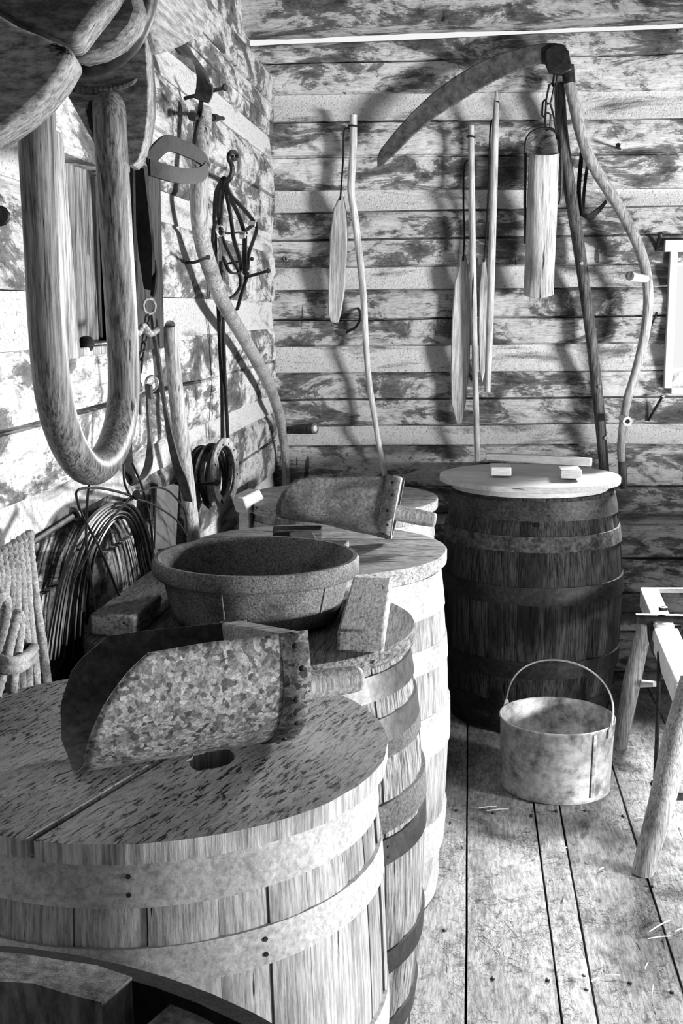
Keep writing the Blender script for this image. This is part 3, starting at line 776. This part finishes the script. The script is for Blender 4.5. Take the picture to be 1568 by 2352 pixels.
# dark pole
t = thing('pole', 'long dark knotty pole leaning on the back wall behind the scythe', 'pole', B(1395, 1090, .07))
MB().tube(Bs([(1284, 190), (1290, 300), (1306, 420), (1325, 540), (1342, 660), (1358, 780), (1370, 890), (1378, 970), (1384, 1040), (1388, 1090)], .07), [.021, .023, .024, .024, .023, .022, .022, .021, .020, .0195], 12, 4).build('shaft', 'toold', t)
for x, y in ((1334, 605), (1375, 888), (1389, 1006)):
    MB().tube([B(x, y, .085), B(x+2, y, .097)], [.010, .007], 8, 1).build('knot', 'tooly', t)
# strap with buckle on the back wall
t = thing('leather_strap', 'black leather strap with a buckle hanging between dark pole and scythe', 'strap', B(1345, 330, .06))
MB().ribbon(Bs([(1338, 330, .05), (1333, 380, .06), (1329, 430, .06), (1331, 470, .07), (1336, 494, .08)], .06), .022, .004, V((.55, -.8, 0))).build('strap', 'leather', t)
MB().ribbon(Bs([(1356, 345, .04), (1347, 390, .05), (1341, 440, .06), (1338, 492, .08)], .05), .012, .004, V((.9, -.3, 0))).build('strap', 'leather', t)
MB().ribbon(Bs([(1336, 492, .08), (1350, 497, .085), (1370, 487, .08), (1392, 462, .07)], .08), [.012, .02, .024, .012], .005, V((.1, -.5, 1))).build('strap', 'leather', t)
MB().box(B(1373, 482, .075), (.03, .012, .016), (0, -.7, 0)).build('buckle', 'iron', t, bevel=.003)
# nails
spike('short nail with round head pointing out below the tie beam', [B(1424, 342, .0), B(1419, 334, .07)], .0045, .010)
spike('bent nail with flat head upper right beside the scythe snath', [B(1505, 576, .0), B(1516, 538, .045)], .0075, .012)
spike('thin nail half hidden behind the scythe snath', [B(1489, 762, .0), B(1507, 720, .045)], .0045, .006)
spike('stout nail with bright head lowest beside the scythe', [B(1488, 966, .0), B(1520, 912, .055)], .0055, .010)
t = thing('staple_hook', 'small twisted iron hook low behind the crooked flail handle', 'hook', B(815, 740, .0), 'iron hooks on the walls')
MB().tube(Bs([(822, 708, .0), (826, 716, .03), (826, 734, .04), (816, 752, .03), (800, 760, .01), (796, 764, .0)], .02), .0055, 8, 4).build('hook_body', 'iron', t)

# ------------------------------------------------------------------ left wall: scythe snath
t = thing('scythe_snath', 'long curved wooden scythe handle without blade on the left wall', 'tool handle', L(655, 1130, .06))
lp = [(466, 255, .07), (464, 300, .07), (460, 380, .07), (457, 440, .07), (458, 500, .07), (466, 560, .07), (484, 620, .07), (510, 690, .07), (550, 760, .07), (590, 830, .07), (622, 895, .06), (643, 960, .055), (652, 1020, .05), (656, 1070, .05), (654, 1150, .05), (632, 1230, .06)]
lr = [.022, .022, .0235, .0245, .0245, .0235, .023, .0225, .022, .022, .021, .020, .0185, .0175, .0165, .016]
MB().tube(Ls(lp), lr, 14, 5).build('shaft', 'tooly', t)
f0 = MB().tube(Ls([(467, 250, .07), (466, 268, .07), (464, 297, .07)]), [.0235, .025, .0255], 14, 1).build('ferrule', 'irong', t)
MB().tube([L(440, 268, .07), L(512, 272, .07)], .006, 8, 1).build('bolt', 'iron', f0)
MB().tube([L(488, 270, .07), L(498, 271, .07)], .011, 6, 1).build('nut', 'iron', f0)
MB().tube([L(440, 268, .07), L(448, 268, .07)], .011, 8, 1).build('bolt_head', 'iron', f0)
q0 = L(652, 988, .055); q1 = q0 + V((.14, -.10, .018))
gg = MB().tube([q0, q0+(q1-q0)*.25, q0+(q1-q0)*.8, q1], [.015, .0175, .021, .022], 16, 3).build('grip', 'toold', t)
MB().tube([q1, q1+(q1-q0).normalized()*.003], [.013, .012], 14, 1).build('grip_end', 'tool', gg)
ring(MB(), q0+(q1-q0)*.02, .0195, .004, (.15, .1, 1)).build('grip_band', 'iron', t)

# wooden stake
t = thing('wooden_stake', 'straight round wooden stake standing against the left wall', 'stake', L(440, 1250, .07))
MB().tube(Ls([(390, 746, .05), (391, 752, .05), (394, 800, .05), (404, 900, .055), (414, 990, .06), (425, 1080, .065), (436, 1170, .07), (446, 1262, .07)]), [.010, .0165, .0185, .0195, .0205, .0205, .020, .020], 14, 4).build('shaft', 'tooly', t)
# blade leaning
t = thing('spade_blade', 'flat grey metal blade leaning behind the wooden stake', 'blade', L(385, 1260, .04))
MB().prism(Ls([(360, 1122, .05), (400, 1112, .06), (411, 1116, .06), (404, 1258, .07), (356, 1262, .06)]), (-.006, .006, 0)).build('blade', 'hoopg', t, bevel=.0015)
MB().tube(Ls([(425, 1070, .02), (420, 1160, .03), (414, 1260, .04)]), .02, 10, 3).build('handle', 'toold', t)

# horseshoes
hs0 = None
def horseshoe():
    mb = MB(); pts = []
    for i in range(25):
        a = math.radians(-62 + (304)*i/24 - 0); r = .062
        x = r*1.0*math.cos(a); z = r*1.4*math.sin(a)
        pts.append(V((x, 0, z)))
    return mb.ribbon(pts, .024, .009, [V((p.x, 0, p.z)) for p in pts], 1)
shoes = [(516, 1084, .118, 4), (502, 1092, .098, 7), (490, 1096, .082, 2), (477, 1098, .066, 7), (467, 1104, .05, 2), (458, 1100, .034, 5)]
for i, (px, py, off, tw) in enumerate(shoes):
    p = L(px, py, off)
    lab = ['worn horseshoe hanging at the front of the bunch on the spike', 'dark horseshoe second from the front of the bunch', 'dark horseshoe in the middle of the bunch, close behind the second',
           'dark horseshoe fourth from the front of the bunch', 'dark horseshoe fifth, near the stake', 'rearmost dark horseshoe, partly behind the stake'][i]
    r = thing('horseshoe', lab, 'horseshoe', p, 'horseshoes hung on a spike', rot=(math.radians([0, 4, -3, 5, 0, 3][i]), math.radians([0, 4, -3, 4, -3, 0][i]), math.radians(68+tw*.6)))
    if hs0 is None:
        hs0 = horseshoe().build('shoe', 'irong', r, local=True, bevel=.002)
        mbn = MB()
        for a in (20, 45, 75, 105, 135, 160, -10, 190):
            x, z = .062*math.cos(math.radians(a)), .062*1.32*math.sin(math.radians(a)); mbn.box((x, -.0048, z), (.004, .002, .006))
        ns0 = mbn.build('nail_hole', 'black', r, local=True, kind='stuff')
        hsd = hs0.data.copy(); hsd.materials.clear(); hsd.materials.append(M['iron'])
    else:
        for o in (hs0, ns0):
            c = o.copy(); COL.objects.link(c); c.parent = r
            c.name = o.name
            if o is hs0 and i != 3: c.data = hsd
spike('spike running out in front of the horseshoes', [L(434, 1117, .03), L(497, 1108, .13)], .0055, .010)

# scroll hook and bridle
t = thing('scroll_hook', 'black iron hook with a scrolled tip holding the bridle', 'hook', L(485, 404, .0), 'iron hooks on the walls')
MB().tube(Ls([(478, 402, .0), (488, 405, .03), (500, 411, .06), (515, 418, .09), (526, 412, .11), (533, 396, .12), (532, 380, .12), (526, 366, .12), (526, 354, .12), (534, 348, .12), (543, 354, .12), (542, 364, .12), (535, 365, .12), (533, 358, .12)]), [.008]*5+[.007]*3+[.006]*6, 8, 4).build('hook_body', 'iron', t)
t = thing('bridle', 'black leather bridle with bright buckles hanging from the scroll hook', 'bridle', L(512, 415, .09))
DS = V((.75, -.65, 0))
for pts, w in (([(512, 408, .09), (503, 450, .07), (502, 500, .06), (512, 550, .06), (530, 590, .07), (548, 625, .08), (552, 655, .08), (540, 676, .07), (526, 686, .06)], .010),
               ([(516, 406, .09), (521, 450, .09), (530, 500, .10), (537, 550, .10), (549, 590, .09), (553, 618, .08), (542, 628, .08), (526, 622, .08), (512, 590, .07)], .012),
               ([(519, 408, .10), (524, 440, .10), (542, 462, .10), (564, 485, .10), (582, 508, .10)], .014),
               ([(520, 440, .09), (540, 478, .09), (552, 505, .09), (560, 530, .09), (564, 536, .09)], .014),
               ([(587, 512, .10), (589, 528, .10), (580, 556, .10), (572, 580, .10), (568, 620, .09)], .012),
               ([(562, 542, .09), (562, 580, .09), (563, 632, .08)], .018),
               ([(508, 533, .07), (524, 536, .07), (545, 534, .08), (560, 532, .09), (576, 520, .10), (586, 512, .10)], .018),
               ([(568, 626, .09), (566, 640, .08), (556, 670, .07), (544, 712, .06)], .012),
               ([(512, 412, .09), (498, 440, .05), (493, 490, .03), (494, 560, .03), (498, 640, .03), (502, 720, .03), (506, 820, .035), (510, 900, .04), (511, 1010, .05)], .014),
               ([(518, 412, .09), (509, 460, .06), (507, 540, .05), (508, 640, .05), (512, 740, .05), (516, 860, .05), (520, 940, .05), (523, 1010, .06)], .012),
               ([(505, 505, .06), (494, 515, .05), (489, 540, .05), (490, 600, .045), (500, 640, .04)], .012)):
    MB().ribbon(Ls(pts), w, .005, DS).build('strap', 'leather', t)
for px, py, off in ((506, 530, .08),):
    ring(MB(), L(px, py, off), .015, .003, (.8, -.6, 0)).build('ring', 'chrome', t)
for px, py in ((557, 540), (580, 514)):
    MB().box(L(px, py, .105), (.026, .008, .022), (0, 0, -.7)).build('buckle', 'chrome', t, bevel=.003)
MB().tube(Ls([(505, 548, .07), (507, 565, .075), (504, 580, .075), (505, 596, .07)]), .006, 8, 3).build('clip', 'chrome', t)
spike('thin nail crossing just behind the bridle straps', [L(520, 606, .0), L(578, 595, .09)], .004, .007)
spike('stout spike sticking out under the bridle', [L(560, 638, .0), L(616, 622, .10)], .0055, .009)
spike('bent nail beside the scythe handle on the left wall', [L(426, 603, .0), L(446, 603, .04), L(478, 591, .11)], .0045, .007)
spike('long nail high on the left wall under the curved leather', [L(424, 226, .0), L(516, 201, .14)], .0055, .010)
spike('round headed bolt at the left edge of the photo', [L(-6, 497, .0), L(0, 496, .03)], .010, .017)

# curved leather hanging high
t = thing('leather_blinder', 'curved worn leather piece hanging from the long nail high up', 'leather', L(440, 230, .09))
MB().ribbon(Ls([(398, 105, .10), (425, 110, .11), (452, 140, .12), (466, 175, .12), (470, 205, .12), (462, 232, .11)]), [.05, .075, .07, .06, .05, .04], .006, V((.5, -.1, -.65))).build('flap', 'leatherg', t)
MB().ribbon(Ls([(462, 232, .11), (458, 262, .08), (450, 300, .07), (446, 330, .06)]), .012, .004, DS).build('strap', 'leather', t)

# harness hanging from the window post
t = thing('harness_strap', 'broad black leather harness strap with chain and bit in front of the dark window post', 'harness', L(330, 390, .08))
MB().ribbon(Ls([(318, 385, .06), (324, 450, .06), (332, 530, .06), (338, 600, .07), (342, 665, .07)]), [.05, .055, .055, .05, .03], .007, V((.75, -.65, 0))).build('strap', 'leather', t)
MB().ribbon(Ls([(304, 380, .05), (306, 500, .05), (307, 600, .05)]), .012, .006, DS).build('strap', 'leather', t)
MB().ribbon(Ls([(352, 600, .08), (356, 640, .09), (350, 680, .08)]), .012, .005, DS).build('strap', 'leather', t)
ring(MB(), L(343, 703, .07), .017, .0032, (.8, -.6, 0)).build('ring', 'irong', t)
ch_pts = [(340, 722), (338, 742), (334, 765), (330, 785), (326, 805), (324, 822), (322, 838)]
for i, (x, y) in enumerate(ch_pts):
    a = L(x, y, .07); b = L(x-3, y+22, .07); d = b-a; s_ = (V((.8, -.6, 0)) if i % 2 else V((.5, .8, 0)))*.006
    MB().tube([a, a+s_+d*.2, b+s_-d*.2, b, b-s_-d*.2, a-s_+d*.2], .0026, 6, 1, closed=True).build('link', 'iron', t)
MB().tube(Ls([(306, 764, .10), (318, 764, .10), (325, 752, .105), (330, 748, .11), (336, 756, .11), (344, 766, .11), (352, 764, .11), (360, 758, .11)]), [.007]*4+[.0075]*4, 10, 4).build('bit', 'irong', t)
MB().ribbon(Ls([(349, 716, .07), (354, 770, .07), (364, 830, .07), (370, 880, .07), (378, 930, .07), (390, 1000, .08), (404, 1060, .10), (418, 1100, .11), (432, 1150, .11)]), [.008, .012, .014, .014, .012, .016, .022, .026, .022], .005, [V((.7, -.6, 0))]*5+[V((.8, -.3, .2))]*4).build('strap', 'leatherg', t)
ring(MB(), L(348, 881, .09), .017, .003, (.8, -.6, .0)).build('ring', 'chrome', t)
MB().ribbon(Ls([(341, 884, .09), (344, 915, .09)]), .020, .008, DS, 1).build('keeper', 'leatherg', t, bevel=.001)
MB().ribbon(Ls([(338, 900, .08), (341, 960, .08), (344, 1010, .08), (342, 1060, .08), (330, 1095, .08), (312, 1110, .08), (298, 1090, .08), (292, 1040, .08), (292, 960, .08)]), [.006, .008, .012, .018, .020, .022, .022, .022, .02], .005, [V((.8, -.6, 0))]*3+[V((.9, .3, .3))]*6).build('strap', 'leatherg', t)
MB().ribbon(Ls([(316, 830, .09), (319, 900, .09), (322, 952, .09)]), [.014, .014, .004], .004, DS).build('strap', 'leatherg', t)
MB().tube(Ls([(324, 880, .1), (326, 895, .1), (320, 903, .1), (312, 898, .1)]), .0025, 6, 3).build('hook', 'chrome', t)

# ------------------------------------------------------------------ wire coil
t = thing('wire_coil', 'big coil of dark wire hung on the left wall above the lids', 'wire', L(310, 1135, .06))
wr_ = random.Random(5)
co_ = [(103, 1514), (116, 1430), (138, 1330), (172, 1242), (215, 1180), (262, 1154), (302, 1160), (332, 1206), (350, 1270), (362, 1345)]
ci_ = [(196, 1514), (196, 1430), (203, 1330), (218, 1262), (242, 1212), (268, 1187), (290, 1192), (308, 1226), (318, 1280), (326, 1345)]
for i in range(30):
    q = 1-i/29; of = .020 + .045*wr_.random(); j0, j1, j2 = wr_.uniform(-5, 5), wr_.uniform(-4, 4), wr_.uniform(-5, 5)
    pts = []
    for k in range(10):
        w_ = k/9; x = co_[k][0]*(1-q)+ci_[k][0]*q + j0*(1-w_)+j2*w_; y = co_[k][1]*(1-q)+ci_[k][1]*q + j1
        pts.append(L(x, y, of + .012*math.sin(math.pi*w_)))
    a, b = pts[0], pts[-1]; xs = XL+.012+.018*wr_.random()
    pts += [V((xs, b.y+.01, .86)), V((xs, b.y-.04, .78)), V((xs, (a.y+b.y)/2, .75)), V((xs, a.y+.03, .78)), V((xs+.01, a.y-.005, .84)), a]
    MB().tube(pts, .0034, 6, 5).build('strand', 'wire', t)
for pts in ([(205, 1108), (199, 1170), (198, 1250), (207, 1320), (219, 1404)], [(278, 1378), (230, 1262), (192, 1190), (176, 1145), (182, 1124), (230, 1121), (290, 1135), (312, 1146), (350, 1158), (400, 1190), (424, 1222), (437, 1252)],
            [(170, 1330), (215, 1250), (260, 1186), (310, 1138), (340, 1122), (376, 1122), (404, 1144), (426, 1182), (430, 1250)], [(283, 1065), (286, 1110), (300, 1140)], [(304, 1065), (330, 1130), (348, 1220), (352, 1300)]):
    MB().tube(Ls(pts, .10), .0026, 6, 4).build('loose_end', 'wire', t)
spike('spike holding the wire coil', [L(292, 1150, .0), L(314, 1136, .11)], .006, .010)

# ------------------------------------------------------------------ rope hank
base = P(-30, 1312, 0, XL); head = P(172, 1181, 1, 2.06)
spike('long thick spike holding the rope hank', [base, head], .0075, .015)
t = thing('rope_hank', 'hank of pale twisted rope hung on the long spike', 'rope', base)
dirn = (head-base)
rq = random.Random(4)
for i in range(9):
    u = i/8; tp = base + dirn*(.03+.44*u); o = tp.x - XL; m = rq.uniform(-4, 4)
    b0_ = -52 + 150*u + rq.uniform(-4, 4)
    px0 = -32 + 92*u
    limb = lambda dx, do: [P(px0+dx+3, 1330-34*u, 0, XL+o+do), P(px0+dx+(b0_-px0)*.3+m, 1400, 0, XL+o+do*1.2), P(px0+dx+(b0_-px0)*.65+m, 1490, 0, XL+o+do), P(b0_+dx, 1592+rq.uniform(-6, 4), 0, XL+o+do*.6)]
    A_, B_ = limb(-4, -.006), limb(9, .010)
    pts = A_[::-1] + [tp+V((-.004, .010, .002)), tp+V((0, 0, .0165)), tp+V((.004, -.012, .002))] + B_
    MB().tube(pts, .0082, 12, 9, lobes=3, twist=170).build('strand', 'rope', t)
for pts in ([(-40, 1470, .07), (-14, 1396, .085), (2, 1370, .095), (14, 1384, .095), (10, 1430, .09), (-8, 1490, .085), (-30, 1540, .08)],
            [(-10, 1600, .085), (10, 1530, .09), (26, 1460, .095), (40, 1412, .10), (46, 1426, .10), (42, 1480, .095), (30, 1560, .09), (28, 1600, .085)]):
    MB().tube([P(x, y, 0, XL+d) for x, y, d in pts], .0086, 12, 8, lobes=3, twist=150).build('strand', 'rope', t)
for dz in (0, 17):
    MB().tube([P(x, y+dz, 0, XL+o) for x, y, o in ((-30, 1500, .07), (0, 1516, .10), (34, 1520, .108), (62, 1506, .10), (78, 1488, .06), (66, 1484, .03))], .0086, 12, 8, lobes=3, twist=150).build('wrap', 'rope', t)

# ------------------------------------------------------------------ ox yoke with bow
t = thing('ox_yoke', 'heavy wooden ox yoke with a bent oxbow hanging high at the left', 'yoke', (-.55, 1.66, 1.75))
bx_ = -.545
yl, yr = P(92, 600, 0, bx_-.01)[1], P(266, 600, 0, bx_+.01)[1]
def bowpt(px, py, x): return P(px, py, 0, x)
bp_ = [bowpt(78, 150, bx_-.012), bowpt(84, 300, bx_-.012), bowpt(92, 450, bx_-.012), bowpt(100, 600, bx_-.012), bowpt(108, 760, bx_-.01), bowpt(122, 900, bx_-.008), bowpt(150, 1005, bx_-.004), bowpt(190, 1068, bx_),
       bowpt(228, 1070, bx_+.004), bowpt(262, 1020, bx_+.006), bowpt(281, 940, bx_+.008), bowpt(284, 850, bx_+.01), bowpt(277, 700, bx_+.012), bowpt(268, 550, bx_+.012), bowpt(259, 400, bx_+.012), bowpt(251, 265, bx_+.012), bowpt(249, 228, bx_-.012)]
MB().tube(bp_, [.0245]*5+[.025]*3+[.025]*3+[.0245]*6, 20, 6).build('oxbow', 'bow', t)
def pl(pts, y): return [P(a, b, 1, y) for a, b in pts]
# end of the yoke beam: two lobes parted by a check
e1 = [(-60, -60), (200, -80), (290, -60), (262, -10), (236, 24), (206, 62), (176, 104), (130, 86), (90, 66), (40, 46), (0, 22), (-60, -10)]
e2 = [(-60, 10), (0, 34), (40, 58), (90, 78), (130, 96), (170, 110), (166, 132), (140, 178), (100, 226), (50, 270), (0, 306), (-60, 340)]
MB().prism(pl(e1, 1.40), (-.02, .085, .0)).build('end_block', 'yoke', t, bevel=.026, seg=4)
MB().prism(pl(e2, 1.38), (-.02, .10, .0)).build('end_block', 'yoke', t, bevel=.022, seg=4)
disc = [(150, 130), (176, 104), (230, 40), (300, -40), (318, 20), (304, 60), (270, 100), (225, 125), (180, 136)]
MB().prism(pl(disc, 1.485), (0, .05, 0)).build('inner_block', 'yoke', t, bevel=.006)
# iron ring round the beam
rp = [(344, -60), (338, 0), (328, 44), (304, 92), (268, 128), (226, 150), (182, 160), (150, 163), (120, 160)]
MB().tube(pl(rp, 1.58), .013, 12, 6, flat=1.3).build('iron_ring', 'iron', t)
nk = [(133, 172), (150, 160), (330, -60), (360, -60), (330, 60), (336, 120), (340, 190), (340, 260), (334, 310), (326, 345), (318, 368), (306, 380), (292, 380), (291, 330), (289, 290), (278, 250), (258, 230), (228, 224), (206, 230), (198, 252), (205, 285), (222, 330), (224, 345), (150, 210)]
MB().prism(pl(nk, 1.805), (-.006, .055, .0)).build('neck_block', 'yoke', t, bevel=.010, seg=3)
nk2 = [(150, 200), (330, 0), (340, 60), (350, 190), (350, 260), (340, 325), (310, 364), (286, 360), (226, 340)]
MB().prism(pl(nk2, 1.862), (-.01, .06, 0)).build('neck_core', 'toold', t, bevel=.01)
MB().tube(pl([(140, 192), (180, 206), (225, 208), (270, 200), (300, 190), (314, 180)], 1.80), [.004, .006, .006, .006, .005, .002], 8, 4).build('groove_bead', 'toold', t)
wg = [(344, -60), (470, -60), (474, 20), (482, 44), (468, 82), (420, 108), (372, 126), (360, 90), (346, 20)]
MB().prism([P(a, b, 0, -.47) for a, b in wg], (-.07, 0, 0)).build('wing', 'yokel', t, bevel=.008)
# strap loop at the yoke's tip
s0 = [P(338, 372, 1, 1.93), P(380, 330, 1, 2.0), P(420, 340, 1, 2.08), P(456, 358, 1, 2.16), P(473, 380, 1, 2.2), P(460, 400, 1, 2.16), P(420, 404, 1, 2.06), P(380, 396, 1, 1.98), P(342, 384, 1, 1.93)]
MB().ribbon(s0, .026, .005, V((0, .25, 1)), 6).build('strap', 'leather', t)

# ------------------------------------------------------------------ pale bracket in the corner
t = thing('wooden_bracket', 'pale hewn wooden bracket in the corner behind the lids', 'bracket', L(555, 1200, .1))
MB().prism(Ls([(528, 1140, .06), (566, 1122, .08), (582, 1150, .08), (578, 1176, .08), (540, 1176, .06)]), (.05, -.02, 0)).build('head', 'clean', t, bevel=.008)
MB().prism(Ls([(548, 1172, .06), (576, 1172, .08), (572, 1230, .08), (546, 1240, .06)]), (.04, -.02, 0)).build('stem', 'clean', t, bevel=.006)

# ------------------------------------------------------------------ work horse bench with pipe vise at the right
t = thing('work_horse', 'wooden work horse with pale top rail, splayed legs and an iron vise', 'bench', (.70, 3.7, 0))
def bar(pts, r, name, mat, **k): return MB().tube(pts, r, 12, 3, **k).build(name, mat, t)
yb0, yb1 = 4.22, 3.05
ta, tb = P(1492, 1352, 1, 4.22), P(1592, 1590, 1, 3.35)
dr = (tb-ta); sdv = V((dr.y, -dr.x, 0)).normalized()
def rail(u0, u1, w, h, name, mat):
    a, b = ta+dr*u0, ta+dr*u1
    pts = [a-sdv*w/2, b-sdv*w/2, b+sdv*w/2, a+sdv*w/2]
    MB().prism([p for p in pts], (0, 0, -h)).build(name, mat, t, bevel=.006)
rail(-.02, .40, .062, .075, 'top_rail', 'clean'); rail(.43, .93, .075, .085, 'top_rail', 'clean')
hd = P(1560, 1588, 1, 3.42); MB().tube([hd-V((.01, 0, 0)), hd+V((.16, -.03, -.01))], .026, 14, 1).build('rung', 'clean', t)
ff = Z(1425, 1716, .0); bar([P(1482, 1432, 1, 4.16), P(1452, 1560, 1, 4.17), ff+V((0, 0, .02)), ff], [.026, .032, .026, .024], 'leg', 'tooly')
nf = Z(1478, 2006, .0); bar([P(1590, 1560, 1, 3.32), P(1552, 1700, 1, 3.26), P(1520, 1840, 1, 3.2), nf+V((0, 0, .02)), nf], [.034, .038, .036, .030, .028], 'leg', 'tooly')
bar([P(1660, 1450, 1, 4.1), Z(1700, 1700, .0)], .03, 'leg', 'tooly'); bar([P(1690, 1580, 1, 3.3), Z(1760, 1990, .0)], .034, 'leg', 'tooly')
bar([P(1502, 1356, 1, 4.25), P(1560, 1356, 1, 4.25), P(1640, 1356, 1, 4.25)], .010, 'cross_piece', 'clean')
bar([P(1459, 1421, 1, 3.92), P(1600, 1424, 1, 3.92)], .018, 'vise_pipe', 'iron')
v0 = P(1522, 1402, 1, 3.92); MB().lathe([(.008, 0), (.014, 0), (.015, .012), (.008, .012)], v0, 20, closed=True).build('vise_ring', 'iron', t)
MB().prism(pl([(1488, 1432), (1516, 1432), (1518, 1508), (1500, 1508), (1490, 1470)], 3.92), (0, .04, 0)).build('vise_jaw', 'iron', t, bevel=.004)
MB().prism(pl([(1500, 1440), (1566, 1440), (1566, 1452), (1500, 1452)], 3.90), (0, .04, 0)).build('vise_jaw', 'iron', t, bevel=.003)
bar([P(1513, 1498, 1, 3.75), P(1510, 1650, 1, 3.55), P(1504, 1800, 1, 3.34)], .0065, 'foot_rod', 'iron')
MB().lathe([(0, -.012), (.010, -.008), (.013, 0), (.010, .008), (0, .012)], P(1503, 1800, 1, 3.34), 14).build('rod_knob', 'iron', t)
bar([P(1470, 1570, 1, 4.17), P(1504, 1571, 1, 4.1)], [.014, .010], 'peg', 'clean')
bar([P(1545, 1828, 1, 3.3), P(1640, 1828, 1, 3.3)], .013, 'stretcher', 'hoopg')

# ------------------------------------------------------------------ straw on the floor
sr = random.Random(12)
sl = [((1490, 2140), (1540, 2112)), ((1487, 2156), (1540, 2150)), ((1290, 1950), (1302, 1946)), ((1375, 1998), (1386, 1993)), ((1456, 1880), (1476, 1878)), ((1388, 2240), (1424, 2240)), ((1358, 2254), (1374, 2246)),
      ((1098, 1856), (1140, 1852)), ((1118, 1862), (1168, 1858)), ((1170, 1850), (1205, 1862)), ((1030, 1880), (1056, 1886)), ((1538, 2032), (1548, 2034)), ((1344, 1974), (1352, 1978)), ((1500, 2262), (1496, 2285)), ((1550, 2140), (1568, 2132)), ((1480, 2226), (1488, 2210))]
SL = ['long pale straw slanting across the floor near the right edge', 'long dull straw lying level just under the slanting one', 'short straw chip left of the bench leg foot', 'straw chip close left of the bench leg foot',
 'straw lying level across the plank gap by the bench leg', 'level straw right of the butt joint nails', 'short tilted straw just right of the narrow plank butt joint', 'upper straw in the dusty joint left of the bucket', 'lower straw in the dusty joint left of the bucket',
 'straw touching the joint below the bucket front', 'straw curl at the foot of the third barrel', 'tiny straw chip right of the bench leg', 'tiny straw chip on the plank between bucket and bench foot', 'upright short straw low at the right edge', 'straw poking in at the right edge of the photo', 'short straw below the long slanting one']
for i, (a, b) in enumerate(sl):
    p, q = Z(*a, .006), Z(*b, .006); d = (q-p)
    o = MB().tube([V((0,0,0)), d*.5+V((0, 0, .002)), d], [.0014, .0016, .0012], 6, 2).build('straw', 'straw')
    o.location = p; setp(o, SL[i], 'straw', 'bits of straw on the floor')
